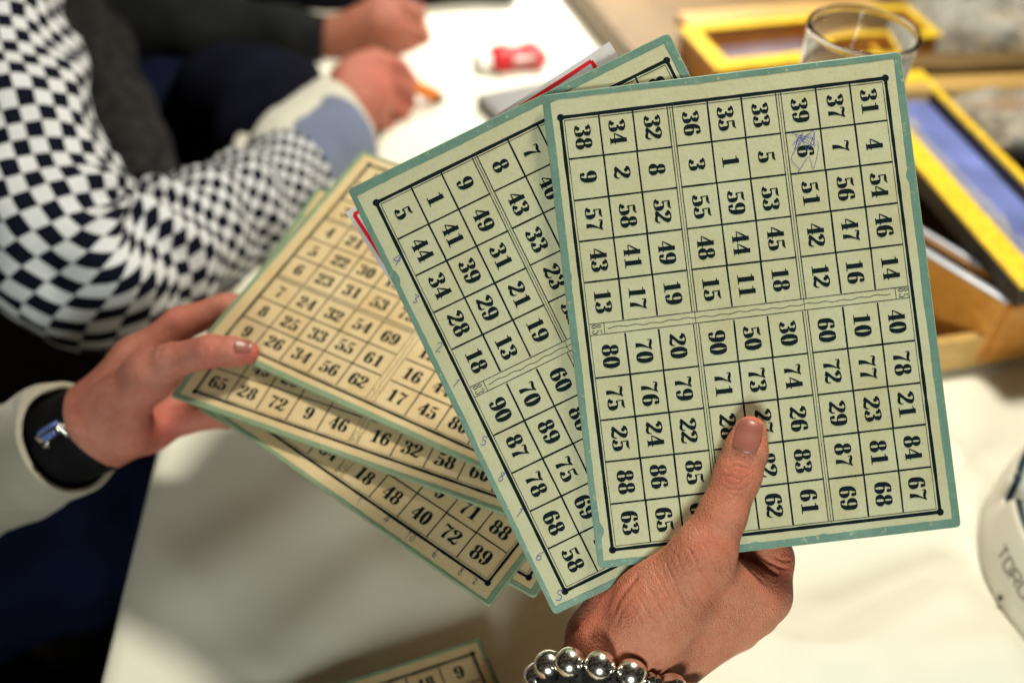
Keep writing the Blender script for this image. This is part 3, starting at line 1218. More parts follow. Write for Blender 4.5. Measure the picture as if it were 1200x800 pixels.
N2 = fill_rows(N2, 2)
N3 = [[0] * 10 for _ in range(9)]
N3[8] = [9, 26, 34, 56, 62, 17, 45, 80, 0, 0]
N3[7] = [8, 25, 33, 55, 61, 16, 44, 0, 0, 0]
N3[6] = [7, 24, 32, 54, 69, 15, 0, 0, 0, 0]
N3[5] = [6, 23, 31, 53, 0, 0, 0, 0, 0, 0]
N3[4] = [5, 22, 30, 0, 0, 0, 0, 0, 0, 0]
N3[3] = [4, 21, 0, 0, 0, 0, 0, 0, 0, 0]
N3[2] = [3, 27, 0, 0, 0, 0, 0, 0, 0, 0]
N3[1] = [2, 20, 0, 0, 0, 0, 0, 0, 0, 0]
N3[0] = [1, 29, 0, 0, 0, 0, 0, 0, 0, 0]
N3 = fill_rows(N3, 3)
N4 = [[0] * 10 for _ in range(9)]
N4[8] = [65, 28, 72, 9, 46, 16, 32, 58, 60, 0]
N4 = fill_rows(N4, 4)
N5 = [[0] * 10 for _ in range(9)]
N5[8] = [0, 0, 0, 0, 0, 18, 48, 40, 72, 89]
N5[7] = [0, 0, 0, 0, 0, 0, 0, 9, 71, 88]
N5 = fill_rows(N5, 5)
N6 = fill_rows([[0] * 10 for _ in range(9)], 6)
N7 = [[0] * 10 for _ in range(9)]
N7[0][9] = 9
N7 = fill_rows(N7, 7)

R1, T1 = [[0.11863, -0.9928, 0.01659], [0.99282, 0.11885, 0.01333], [-0.01521, 0.01489, 0.99977]], [1.266, -10.356, 44.993]
R2, T2 = [[0.43818, -0.89875, 0.01565], [0.89868, 0.43839, 0.01366], [-0.01914, 0.00808, 0.99978]], [-6.978, -6.446, 45.40]
R3, T3 = [[0.87222, -0.48232, 0.08124], [0.35022, 0.73181, 0.58464], [-0.34144, -0.48148, 0.80721]], [-16.106, -0.057, 55.075]
R4, T4 = [[0.91605, -0.39224, 0.08366], [0.2754, 0.76685, 0.57974], [-0.29155, -0.50803, 0.8105]], [-17.192, 2.738, 53.772]
R5, T5 = [[0.79625, -0.5997, 0.07968], [0.45385, 0.67923, 0.57678], [-0.40001, -0.4231, 0.81301]], [-16.925, 2.436, 54.504]
R6, T6 = [[0.84621, -0.52686, 0.07958], [0.39369, 0.71885, 0.57294], [-0.35907, -0.4535, 0.81572]], [-15.933, 3.411, 54.287]

sx, sy = 102, 297
scrib = [([(sx - 20, sy + 15), (sx - 2, sy + 4), (sx - 18, sy - 3), (sx - 3, sy - 11), (sx - 16, sy - 2), (sx - 4, sy + 13), (sx - 19, sy + 7), (sx - 6, sy - 7), (sx - 21, sy + 1), (sx - 8, sy - 13)], 0.65),
         ([(sx - 23, sy - 14), (sx - 12, sy + 13), (sx - 20, sy - 8), (sx - 5, sy + 10), (sx - 22, sy + 12), (sx + 4, sy - 15), (sx + 22, sy - 8)], 0.65),
         ([(sx - 10, sy + 16), (sx - 2, sy + 17), (sx + 22, sy + 8), (sx + 8, sy + 4), (sx + 26, sy - 12)], 0.6)]
H = PI / 2
lotto_card('foremost upright lotto card with serial 85 and a blue scribble over one number', cam_pose(R1, T1), N1, '85', 11, 0.7, tw=(7.6, 8.6, 6.6, 8.8),
           extra=(scrib, 'bluepen'))
lotto_card('greenish lotto card with serial 83 tucked directly behind the foremost card', cam_pose(R2, T2), N2, '83', 12, 0.4, dy=5.0, tw=(5.4, 9.5, 10, 7.5),
           pens=[('5', 540, 15.5, 12.6, 0.9), ('6', 488, 16.0, 13.5, 0.6), ('1', 432, 15.5, 11.7, 0.5), ('8', 385, 15.5, 11.7, 0.8), ('5', 338, 15.0, 10.8, 0.8),
                 ('1', 262, 15.0, 9.9, 0.4), ('2', 215, 15.5, 10.8, 0.8), ('3', 152, 15.5, 10.8, 0.7), ('4', 100, 16.0, 13.5, 0.7)])
lotto_card('blurred cream lotto card under the watch wearer\'s thumb, topmost of the lying fan', cam_pose(R3, T3), N3, '7', 13, 0.6, 'paper_warm')
lotto_card('lotto card whose bottom row reads 65 28 72, second in the lying fan', cam_pose(R4, T4), N4, '53', 14, 0.5, 'paper_warm')
lotto_card('lotto card ending in 40 72 89, with pencilled digits along its lower edge', cam_pose(R5, T5), N5, '57', 15, 0.5, 'paper_warm', dy=4.0, tw=(5, 7, 8, 8.5),
           pens=[('1', 330, 15.0, 8.1, 0.1), ('4', 378, 15.0, 10.8, 0), ('1', 415, 15.0, 9.9, 0), ('0', 423, 15.0, 9.9, 0), ('6', 460, 15.0, 10.8, 0.3), ('8', 502, 15.0, 9.9, 0.2), ('2', 524, 15.0, 7.2, 0.2)])
lotto_card('lowest lotto card of the lying fan, only a worn green corner showing', cam_pose(R6, T6), N6, '51', 16, 0.5, 'paper_warm')
# card lying on the table near the viewer
A, Bq = W(562, 752, 0.004), W(415, 800, 0.004)
ux = (A - Bq) / np.linalg.norm(A - Bq)
uy = np.cross([0, 0, 1], ux)
Mx = np.eye(4)
Mx[:3, 0], Mx[:3, 1], Mx[:3, 2] = ux, uy, (0, 0, 1)
Mx[:3, 3] = A - ux * 0.20 - uy * 423 * S_ + np.array([0, 0, 0.0045])
lotto_card('lotto card lying flat on the tablecloth at the near edge', Matrix(Mx.tolist()), N7, '61', 17, 0.3, 'paper_warm',
           extra=([([(546, 388), (552, 380), (545, 372), (553, 366)], 1.0), ([(544, 376), (556, 384), (556, 370)], 0.9)], 'redpen'))

# white card with a red border between the two fans
wc = np.array(R2) @ np.eye(3)
dpt = 46.05
TLp, TRp = np.array([405, 249]), np.array([714, 49])
wx = (TRp - TLp) / np.linalg.norm(TRp - TLp)
Rw_ = np.array([[wx[0], wx[1], 0], [wx[1], -wx[0], 0], [0, 0, -1.0]])
Rcard = np.stack([[wx[0], wx[1], 0], [wx[1], -wx[0], 0], [0, 0, -1]], 1)   # columns: x right, y up, z towards viewer
tl3 = np.array([(TLp[0] - 600) / FPX * dpt, (TLp[1] - 400) / FPX * dpt, dpt])
Mx = np.eye(4)
Mx[:3, :3] = B_CAM @ Rcard
Mx[:3, 3] = CP + B_CAM @ (tl3 * 0.01)
wr = empty('bingo_sheet', 'white card with a red border line wedged behind the greenish card', 'card', Matrix(Mx.tolist()))
wl, hl = np.linalg.norm(TRp - TLp) * dpt / FPX * 0.01, 0.17
v, f = quad_sheet(0, wl, -hl, 0, 0, 12, 12)
v2 = [(x, y, -0.0006) for x, y, _ in v]
o = len(v)
ringw = [i for i in range(13)] + [j * 13 + 12 for j in range(1, 13)] + [12 * 13 + i for i in range(11, -1, -1)] + [j * 13 for j in range(11, 0, -1)]
mesh_obj('board', v + v2, f + [tuple(reversed([a + o for a in q])) for q in f] + [(a, a + o, b + o, b) for a, b in zip(ringw, ringw[1:] + ringw[:1])], M['white_paper'], wr)
rk = Ink()
px1 = dpt / FPX * 0.01
bx0, bx1, by0, by1 = 7 * px1, wl - 30 * px1, -7.5 * px1, -hl + 10 * px1
for a, b in (((bx0, by0), (bx1, by0)), ((bx1, by0), (bx1, by1)), ((bx1, by1), (bx0, by1)), ((bx0, by1), (bx0, by0))):
    a, b = np.array(a), np.array(b)
    rk.strip(np.array([a + (b - a) * t for t in np.linspace(0, 1, 6)]), 0.0016)
mesh_obj('red_border', [(x, y, 0.00008) for x, y, z in rk.v], rk.f, M['redink'], wr)

# ------------------------------------------------------------------ right hand holding the upright cards
pB = empty('person', 'person gripping the upright cards, thumb over the front, silver beads on the wrist', 'person', pivot(P(715, 800, 47)))
h = SDF()
# thumb
h.chain([(879, 507, 43.85, 0.70), (874, 528, 43.80, 0.86), (864, 558, 43.75, 0.93), (846, 604, 43.6, 0.96), (824, 650, 43.7, 1.20)], 0.35)
h.cone((824, 650, 43.7), (768, 712, 44.9), 1.22, 1.75, 0.7)
h.cone((768, 712, 44.9), (722, 790, 46.8), 1.80, 2.35, 0.9)
# fleshy base of the thumb, to the left
h.cone((722, 706, 45.9), (706, 746, 46.2), 1.2, 1.62, 0.4)
h.cone((752, 690, 46.6), (716, 730, 47.2), 0.9, 1.3, 0.4)
# back of the hand towards the index knuckle
h.cone((893, 700, 46.3), (740, 785, 47.2), 1.22, 2.0, 0.9)
h.cone((880, 716, 48.2), (735, 790, 48.2), 1.20, 1.9, 0.7)
h.cone((860, 734, 50.0), (730, 795, 49.2), 1.15, 1.7, 0.7)
h.cone((835, 752, 51.6), (722, 802, 49.8), 1.05, 1.5, 0.7)
# web between thumb and index
h.cone((838, 668, 44.6), (884, 690, 46.0), 0.85, 0.95, 0.7)
h.cone((800, 700, 45.2), (866, 715, 46.6), 1.2, 1.2, 0.9)
# fingers closing behind the cards
h.chain([(897, 694, 46.6, 1.16), (902, 655, 47.1, 1.02), (888, 585, 47.2, 0.92), (842, 540, 46.85, 0.80), (806, 530, 46.7, 0.66)], 0.32)
h.chain([(886, 712, 48.4, 1.12), (898, 640, 48.9, 0.98), (860, 575, 48.1, 0.90), (812, 552, 47.1, 0.80), (782, 548, 46.8, 0.66)], 0.3)
h.chain([(866, 732, 50.2, 1.08), (884, 670, 50.6, 0.95), (842, 615, 49.2, 0.86), (795, 596, 47.8, 0.76), (764, 592, 47.0, 0.62)], 0.3)
h.chain([(842, 748, 51.6, 0.98), (856, 700, 51.6, 0.82), (815, 655, 50.2, 0.74), (778, 640, 48.6, 0.66), (752, 636, 47.4, 0.55)], 0.3)
# wrist and forearm
h.cone((722, 790, 47.0), (640, 884, 48.6), 2.45, 2.65, 0.8)
h.cone((640, 884, 48.6), (500, 1050, 50.5), 2.65, 3.6, 0.8)
cre = [([(848, 551), (860, 546), (872, 547), (882, 553)], 1.5, 0.055), ([(843, 557), (856, 557), (868, 561), (881, 555)], 1.4, 0.06),
       ([(849, 563), (861, 567), (874, 562)], 1.3, 0.05), ([(846, 569), (860, 573), (872, 571), (880, 566)], 1.5, 0.055),
       ([(854, 541), (868, 539), (880, 545)], 1.5, 0.035), ([(850, 577), (862, 581), (874, 578)], 1.6, 0.03), ([(852, 553), (862, 552), (876, 557)], 1.0, 0.03),
       ([(839, 597), (850, 603), (864, 603)], 2.2, 0.02), ([(834, 612), (846, 620), (858, 620)], 2.4, 0.02),
       ([(806, 640), (815, 656), (827, 676), (838, 690)], 2.0, 0.07), ([(791, 645), (799, 664), (810, 684), (820, 698)], 1.8, 0.06),
       ([(822, 634), (830, 650), (842, 672)], 1.8, 0.05), ([(778, 655), (787, 673), (799, 697), (806, 710)], 1.7, 0.055),
       ([(765, 668), (779, 690), (792, 715)], 1.6, 0.05), ([(756, 684), (769, 704), (780, 724)], 1.6, 0.05), ([(745, 694), (757, 714), (767, 730)], 1.8, 0.04),
       ([(833, 626), (842, 640), (850, 656)], 1.5, 0.03), ([(784, 650), (792, 668), (804, 690)], 1.0, 0.025), ([(799, 642), (807, 660), (818, 680)], 1.0, 0.025),
       ([(771, 662), (783, 682), (796, 706)], 1.0, 0.025), ([(738, 706), (748, 722), (756, 738)], 1.6, 0.03), ([(812, 690), (824, 706), (832, 720)], 1.4, 0.025),
       ([(786, 712), (796, 728), (802, 740)], 1.6, 0.025), ([(848, 640), (856, 655), (858, 672)], 1.8, 0.04),
       ([(750, 672), (736, 688), (724, 704), (718, 720)], 3.2, 0.16), ([(740, 700), (728, 716), (722, 734)], 2.2, 0.05),
       ([(866, 644), (880, 655), (896, 664), (914, 674)], 3.0, 0.16), ([(880, 645), (896, 655), (914, 664), (926, 666)], 2.4, 0.10),
       ([(868, 660), (884, 672), (900, 686)], 2.4, 0.05), ([(905, 650), (918, 656), (930, 656)], 1.8, 0.06)]
rng = random.Random(4)
for i in range(26):                      # fine cross-lines running over the web
    x, y = rng.uniform(745, 850), 0
    y = 1330 - x * 0.83 + rng.uniform(-28, 34)
    L = rng.uniform(16, 34)
    cre.append(([(x, y), (x + L * 0.28, y + L * 0.5), (x + L * 0.62, y + L)], rng.uniform(0.8, 1.3), rng.uniform(0.012, 0.028)))
skin_mesh('body', h, 0.0022, 2, M['skin'], pB, cre,
          [(880, 497, 16, 0.8), (864, 556, 26, 0.45), (918, 664, 40, 0.5), (712, 700, 34, 0.55), (690, 735, 40, 0.45), (820, 650, 50, 0.2)],
          [(876.5, 511.5, 17.5, 21.5, math.radians(16), 43.0)], M['nail'])

bead_px = [(630, 795, 46.2), (643, 779, 45.0), (671, 776, 44.0), (701, 779, 43.6), (740, 789, 43.5), (768, 799, 43.8), (792, 808, 44.3), (818, 826, 45.8),
           (826, 848, 47.8), (800, 856, 49.8), (745, 848, 51.0), (680, 830, 50.8), (640, 812, 49.0)]
bl = catmull(np.array([P(*q) for q in bead_px]), 24, True)
cum = np.r_[0, np.cumsum(np.linalg.norm(np.roll(bl, -1, 0) - bl, axis=1))]
br = empty('bead_bracelet', 'bracelet of shiny silver beads round the wrist at the lower edge', 'bracelet', pivot(bl[0]))


def along(s):
    s = s % cum[-1]
    i = np.searchsorted(cum, s, 'right') - 1
    t = (s - cum[i]) / max(cum[i + 1] - cum[i], 1e-9)
    return bl[i] * (1 - t) + bl[(i + 1) % len(bl)] * t


s = 0.0
k = 0
s0 = cum[24]
while s < cum[-1] - 0.009:
    big = (k % 5) != 4
    r = 0.0065 if big else 0.0030
    p = along(s0 + s)
    if big:
        MB().sphere(p, r, 32, 20).build('bead', M['chrome'], br, True)
        s += 0.0066 + (0.0066 if (k + 1) % 5 != 4 else 0.0034)
    else:
        t = along(s0 + s + 0.002) - along(s0 + s - 0.002)
        MB().lathe([(0.0012, -0.003), (0.0034, -0.0022), (0.0034, -0.0008), (0.0024, 0), (0.0034, 0.0008), (0.0034, 0.0022), (0.0012, 0.003)], p, t, 20).build('spacer', M['steel'], br, True)
        s += 0.0100
    k += 1


def tube(name, pts, r, mat, parent=None, n=12, closed=False, sub=8, jit=0.0):
    c = catmull(pts, sub, closed)
    t = (np.roll(c, -1, 0) - np.roll(c, 1, 0)) if closed else np.gradient(c, axis=0)
    t /= np.linalg.norm(t, axis=1)[:, None]
    V, F = [], []
    m = len(c)
    for i in range(m):
        e = np.cross(t[i], [0.31, 0.22, 0.92])
        e /= np.linalg.norm(e)
        g = np.cross(t[i], e)
        for k_ in range(n):
            a = 2 * PI * k_ / n
            rr = r * (1 + jit * smooth_noise(c[i] + (e * math.cos(a) + g * math.sin(a)) * r, 700))
            V.append(c[i] + (e * math.cos(a) + g * math.sin(a)) * rr)
    for i in range(m if closed else m - 1):
        j = (i + 1) % m
        for k_ in range(n):
            F.append((i * n + k_, i * n + (k_ + 1) % n, j * n + (k_ + 1) % n, j * n + k_))
    if not closed:
        F.append(tuple(range(n - 1, -1, -1)))
        F.append(tuple((m - 1) * n + i for i in range(n)))
    V = np.array(V)
    return mesh_obj(name, local(V, parent) if parent else V, F, mat, parent, True)


tube('bracelet_cord', [along(cum[-1] * i / 40) for i in range(40)], 0.0011, M['black'], br, 8, True, 2)
scr = [(630, 818, 46.8), (646, 800, 45.2), (674, 797, 44.2), (703, 801, 43.7), (738, 812, 43.6), (766, 826, 44.2), (800, 850, 46.5), (790, 876, 49.5), (730, 878, 51.6), (664, 856, 51.2), (630, 838, 49.2)]
cb = tube('hair_band', [P(*q) for q in scr], 0.0058, M['fuzz'], None, 22, True, 20, 0.45)
tag(cb, 'fuzzy black band worn just below the silver beads', 'wrist band')

# ------------------------------------------------------------------ left hand with watch
pA = empty('person', 'person in a beige sleeve and dark jeans pinching the lying fan of cards', 'person', pivot(P(105, 500, 57)))
h = SDF()
h.chain([(291, 413, 53.5, 0.60), (272, 412, 53.5, 0.74), (246, 411, 53.5, 0.80), (200, 424, 54.3, 0.92), (176, 440, 55.0, 1.20)], 0.35)
h.cone((176, 440, 55.0), (118, 490, 56.5), 1.25, 1.75, 0.7)
# index
h.chain([(158, 424, 57.4, 1.15), (210, 380, 57.9, 0.92), (262, 362, 58.4, 0.80), (305, 356, 58.9, 0.66)], 0.35)
h.cone((158, 424, 57.4), (112, 488, 57.4), 1.25, 1.9, 0.8)
# middle, ring and little finger under the fan
h.chain([(160, 450, 58.8, 1.15), (222, 428, 60.3, 0.92), (275, 415, 60.0, 0.80), (318, 405, 59.4, 0.66)], 0.35)
h.cone((160, 450, 58.8), (110, 495, 58.0), 1.2, 1.9, 0.7)
h.chain([(168, 478, 59.0, 1.12), (226, 466, 60.2, 0.90), (280, 452, 59.4, 0.78), (322, 442, 58.6, 0.64)], 0.35)
h.cone((168, 478, 59.0), (112, 505, 58.2), 1.2, 1.8, 0.7)
h.chain([(172, 506, 58.4, 1.02), (218, 490, 58.8, 0.82), (266, 486, 58.0, 0.70), (300, 480, 57.2, 0.58)], 0.35)
h.cone((172, 506, 58.4), (112, 515, 58.0), 1.15, 1.7, 0.7)
# heel of the hand, wrist, forearm
h.cone((150, 505, 56.6), (116, 508, 57.0), 1.45, 1.8, 0.8)
h.cone((110, 502, 57.3), (60, 524, 58.6), 2.12, 2.15, 0.8)
h.cone((60, 524, 58.6), (-60, 580, 62.0), 2.15, 2.5, 0.8)
skin_mesh('body', h, 0.0028, 1, M['skin_pale'], pA,
          [([(236, 400), (240, 410), (238, 422)], 2.5, 0.05), ([(247, 399), (251, 410), (249, 421)], 2.5, 0.05), ([(180, 455), (200, 440), (218, 432)], 3, 0.06),
           ([(196, 398), (188, 410), (184, 422)], 2.5, 0.06)],
          [(295, 412, 18, 0.8), (246, 410, 24, 0.35), (212, 372, 26, 0.35), (190, 510, 45, 0.55)],
          [(285, 405, 12, 7.5, math.radians(2), 52.5)], M['nail'])
slv = [(80, 514, 57.9, 3.12), (60, 522, 58.6, 3.2), (20, 540, 59.9, 3.35), (-40, 566, 61.8, 3.7), (-120, 600, 64.0, 4.2), (-210, 640, 67.0, 4.8)]


def folds_sl(s, a, t):
    return 0.0011 * math.sin(a * 3 + s * 90) + 0.0008 * math.sin(s * 160 + 2 * math.sin(a * 2))


v, f, uv = loft(slv, 64, 12, 0.002, 40, folds_sl, thick=0.0016)
mesh_obj('jacket_sleeve', local(v, pA), f, M['beige'], pA, True)
v, f, uv = loft([(82, 513, 57.85, 3.16), (72, 517, 58.2, 3.2), (60, 522, 58.6, 3.22)], 64, 8, 0.0008, 40, None, thick=0.0035)
mesh_obj('sleeve_hem', local(v, pA), f, M['beige'], pA, True)
thg = [(-260, 720, 84, 8.0), (-60, 668, 90, 8.2), (120, 610, 98, 8.2), (260, 560, 106, 7.6)]
v, f, uv = loft(thg, 40, 10, 0.010, 14)
mesh_obj('trousers', local(v, pA), f, M['denim'], pA, True)
v, f, uv = loft([(-200, 900, 92, 7.6), (-60, 850, 98, 7.6), (40, 880, 108, 7.4), (90, 960, 124, 6.8)], 40, 10, 0.008, 14)
mesh_obj('trousers', local(v, pA), f, M['denim'], pA, True)

# watch: strap ring round the wrist, flat case on the back of it
wroot = empty('wristwatch', 'wristwatch with black strap and small steel case below the beige cuff', 'watch', pivot(P(100, 508, 57)))
v, f, uv = loft([(120, 497, 57.3, 2.30), (114, 500, 57.3, 2.46), (100, 506, 57.6, 2.46), (84, 513, 58.0, 2.46), (66, 521, 58.5, 2.46), (52, 527, 58.8, 2.3)], 64, 6, 0.0, 1, None, thick=0.0022)
mesh_obj('strap', local(v, wroot), f, M['black'], wroot, True)
ctr = P(66, 499, 55.9)
ax = P(86, 488, 55.5) - ctr
ax /= np.linalg.norm(ax)
nrm = P(58, 480, 55.4) - ctr
nrm = nrm - ax * (nrm @ ax)
nrm /= np.linalg.norm(nrm)
Rw2 = np.stack([ax, np.cross(nrm, ax), nrm], 1)
MB().box(ctr, (0.017, 0.018, 0.0055), Rw2, 0.0012).build('case', M['steel'], wroot, True)
MB().box(ctr + nrm * 0.0030, (0.013, 0.015, 0.0016), Rw2, 0.0006).build('watch_glass', M['bluecrystal_reflection'], wroot, True)
sd = ctr - CP
side = Rw2[:, 1] * (-1 if Rw2[:, 1] @ sd > 0 else 1)
MB().box(ctr + side * 0.0088, (0.009, 0.0016, 0.0030), Rw2, 0.0004).build('blue_reflection', M['bluecrystal_reflection'], wroot, True)  # blue plate painting a reflection onto the steel case side
MB().lathe([(0.0002, -0.002), (0.0016, -0.002), (0.0016, 0.002), (0.0002, 0.002)], ctr + side * 0.0105 - ax * 0.003 - nrm * 0.003, side, 16).build('crown', M['steel'], wroot, True)
MB().box(ctr + ax * 0.0095 - nrm * 0.004, (0.0016, 0.020, 0.011), Rw2, 0.0006).build('strap_bar', M['steel'], wroot, True)

# ------------------------------------------------------------------ neighbour in the checked jumper, writing
pC = empty('person', 'person in a black and white checked jumper writing with a short pencil', 'person', pivot(P(430, 120, 93)))
ck = [(-34, -190, 80, 5.5), (-20, -60, 76, 5.3), (-6, 50, 73, 5.2), (20, 160, 71, 5.4), (56, 258, 70, 5.65), (108, 314, 70.5, 5.45), (170, 304, 73, 4.85),
      (235, 272, 77, 4.35), (300, 234, 81, 3.95), (352, 200, 84.2, 3.5)]


def folds_ck(s, a, t):
    e = math.exp(-((t - 0.60) / 0.14) ** 2)
    f_ = 0.0085 * e * math.sin(s * 170 + 1.7 * math.sin(a * 1.0) + 0.8 * math.sin(3 * a)) * (0.5 + 0.5 * math.cos(a - 2.2))
    up_ = math.exp(-((t - 0.22) / 0.2) ** 2)
    f_ += 0.004 * up_ * math.sin(s * 60 + 2.1 * math.sin(a * 2))
    f_ += 0.004 * math.exp(-((t - 0.86) / 0.12) ** 2) * math.sin(s * 150 + 1.3 * math.sin(2 * a))
    return f_


v, f, uv = loft(ck, 96, 20, 0.005, 22, folds_ck, checks=33, thick=0.002)
mesh_obj('checked_jumper', local(v, pC), f, M['check'], pC, True, uv=uv)
v, f, uv = loft([(338, 210, 83.8, 3.3), (362, 190, 85.0, 3.45), (392, 166, 87.0, 3.6), (400, 160, 87.6, 3.6)], 48, 8, 0.002, 40, None, thick=0.002)
mesh_obj('blue_cuff', local(v, pC), f, M['shirtblue'], pC, True)
v, f, uv = loft([(330, 206, 84.5, 3.7), (356, 176, 87.0, 3.95), (386, 152, 89.2, 4.05), (400, 142, 90.0, 3.9)], 48, 8, 0.003, 30, None, thick=0.002)
mesh_obj('shirt_cuff', local(v, pC), f, M['shirtwhite'], pC, True)
h = SDF()
h.cone((330, 200, 85.5), (388, 150, 90.0), 2.6, 2.45, 0.8)
h.cone((388, 150, 90.0), (425, 118, 92.0), 2.4, 2.7, 1.0)
h.cone((425, 118, 92.3), (434, 98, 93.8), 2.3, 2.1, 0.6)
h.chain([(438, 72, 93.3, 1.10), (468, 80, 94.8, 0.86), (482, 98, 96.6, 0.74), (484, 107, 97.4, 0.62)], 0.10)
h.chain([(446, 94, 93.6, 1.08), (476, 105, 95.8, 0.85), (478, 122, 97.2, 0.72), (460, 130, 97.4, 0.64)], 0.10)
h.chain([(446, 117, 94.0, 1.02), (471, 130, 96.0, 0.82), (468, 147, 97.2, 0.70), (452, 150, 97.2, 0.62)], 0.10)
h.chain([(438, 140, 94.2, 0.92), (458, 153, 95.8, 0.74), (452, 167, 96.6, 0.64), (440, 166, 96.6, 0.56)], 0.10)
h.chain([(405, 92, 92.0, 1.35), (436, 72, 93.4, 1.08), (462, 78, 94.6, 0.90), (476, 94, 95.8, 0.74)], 0.25)
h.cone((398, 120, 90.6), (420, 84, 92.6), 1.8, 1.4, 0.9)
skin_mesh('body', h, 0.0035, 1, M['skin_pale'], pC, (), [(450, 90, 40, 0.4), (470, 120, 40, 0.4)])
tip, back = W(522, 118, 0.0006), None
bdir = P(452, 86, 94.6) - tip
bdir /= np.linalg.norm(bdir)
pr = empty('pencil', 'orange pencil stub held by the writing hand, dark point on the cloth', 'pencil', pivot(tip))
MB().lathe([(0.0006, 0), (0.0036, 0.007)], tip, bdir, 12).build('lead', M['lead'], pr, True)
MB().lathe([(0.0036, 0.007), (0.0062, 0.012)], tip, bdir, 12).build('sharpened_wood', M['lead'], pr, True)
MB().lathe([(0.0062, 0.012), (0.0066, 0.014), (0.0066, 0.068), (0.0056, 0.069), (0.0002, 0.069)], tip, bdir, 6).build('shaft', M['orange'], pr)

# ------------------------------------------------------------------ person beyond, dark knit sleeve
pD = empty('person', 'person in a dark grey knitted sleeve, one clenched hand on the table', 'person', pivot(P(440, 40, 105)))
v, f, uv = loft([(20, -30, 112, 6.5), (110, 18, 109, 6.0), (210, 38, 107, 4.7), (300, 46, 106, 3.9), (366, 52, 105.5, 3.3), (384, 53, 105.5, 3.1)], 56, 10, 0.005, 22, None, thick=0.003)
mesh_obj('knitted_sleeve', local(v, pD), f, M['knit'], pD, True)
h = SDF()
h.cone((350, 52, 105.5), (400, 50, 105.5), 2.5, 2.3, 0.8)
h.cone((400, 50, 105.5), (446, 38, 105.0), 2.6, 2.9, 1.0)
h.chain([(452, 14, 106.0, 1.35), (486, 22, 107.0, 1.02), (494, 44, 107.5, 0.95), (478, 52, 107.0, 0.8)], 0.25)
h.chain([(456, 32, 106.0, 1.35), (488, 42, 107.0, 1.02), (486, 60, 107.5, 0.95), (468, 62, 107.0, 0.8)], 0.25)
h.chain([(450, 50, 105.6, 1.25), (478, 58, 106.4, 0.95), (476, 70, 106.8, 0.9), (460, 70, 106.6, 0.8)], 0.25)
h.chain([(440, 60, 105.4, 1.15), (462, 68, 106.0, 0.95), (456, 76, 106.4, 0.8), (444, 74, 106.2, 0.7)], 0.5)
h.chain([(412, 30, 104.6, 1.4), (440, 10, 105.4, 1.15), (470, 8, 106.4, 0.95), (490, 12, 107.0, 0.78)], 0.5)
skin_mesh('body', h, 0.0035, 1, M['skin_brown'], pD, (), [(470, 40, 60, 0.3)])
tag_coat = SDF()
tag_coat.cone((140, 70, 122), (300, 110, 116), 9.5, 7.5, 3)
tag_coat.cone((300, 110, 116), (350, 140, 108), 7.0, 3.5, 3)
tag_coat.cone((60, -60, 130), (150, 60, 124), 13, 10, 3)
tag_coat.cone((-60, 40, 126), (80, 180, 122), 12, 9, 3)
tag_coat.cone((255, 112, 100), (346, 116, 95.5), 4.2, 2.6, 2)
tag_coat.cone((290, 160, 96), (335, 140, 93.5), 3.0, 2.2, 2)
tag_coat.cone((270, 86, 100), (350, 92, 97), 2.6, 2.0, 2)
tag_coat.cone((150, -55, 116), (400, -26, 112), 6.0, 3.8, 2)
tag_coat.cone((400, -26, 113), (585, -24, 115), 3.4, 2.6, 2)
v, f = tag_coat.mesh(0.011)
v = v + np.array([[smooth_noise(p, 16) * 0.008] * 3 for p in v])
mesh_obj('dark_coat', local(v, pD), [list(q) for q in f], M['navy'], pD, True)
v, f, uv = loft([(40, -60, 112, 4.6), (88, 20, 106, 4.4), (118, 100, 100, 4.2), (150, 180, 95, 3.8), (170, 230, 93, 3.0)], 40, 10, 0.006, 26)
mesh_obj('tweed_scarf', local(v, pD), f, M['tweed'], pD, True)
v, f, uv = loft([(-20, 250, 118, 8), (110, 190, 112, 7.4), (230, 135, 107, 6.4), (262, 120, 107, 4.0)], 40, 10, 0.006, 20)
mesh_obj('trousers', local(v, pD), f, M['denim'], pD, True)

# ------------------------------------------------------------------ things on the table
# drinking glass
gtop = P(1012, 37, 59.5)
gz = gtop[2]
gr = 0.0314
glv = []
wall = 0.0019
prof = [(0.0002, 0.0), (0.0225, 0.0), (0.0235, 0.0015), (gr - 0.0006, gz - 0.004), (gr + 0.0003, gz - 0.0018), (gr - 0.0002, gz), (gr - wall + 0.0002, gz), (gr - wall - 0.0003, gz - 0.0018), (gr - wall - 0.0006, gz - 0.004),
        (0.0235 - wall, 0.012), (0.017, 0.009), (0.0002, 0.0085)]
mb = MB().lathe(prof, (gtop[0], gtop[1], 0.0015), n=80)
g = mb.build('drinking_glass', M['glass'], None, True)
tag(g, 'clear empty drinking glass standing behind the foremost card', 'glass')


def flat_R(a, b):
    x = b - a
    x[2] = 0
    x /= np.linalg.norm(x)
    return np.stack([x, np.cross([0, 0, 1], x), [0, 0, 1]], 1)


# red wrapped packet
c0 = W(606, 70, 0.008)
Rr = flat_R(W(580, 72), W(640, 66))
rp = empty('wrapped_packet', 'small shiny red packet with a whitish end lying alone on the cloth', 'packet', pivot(c0))


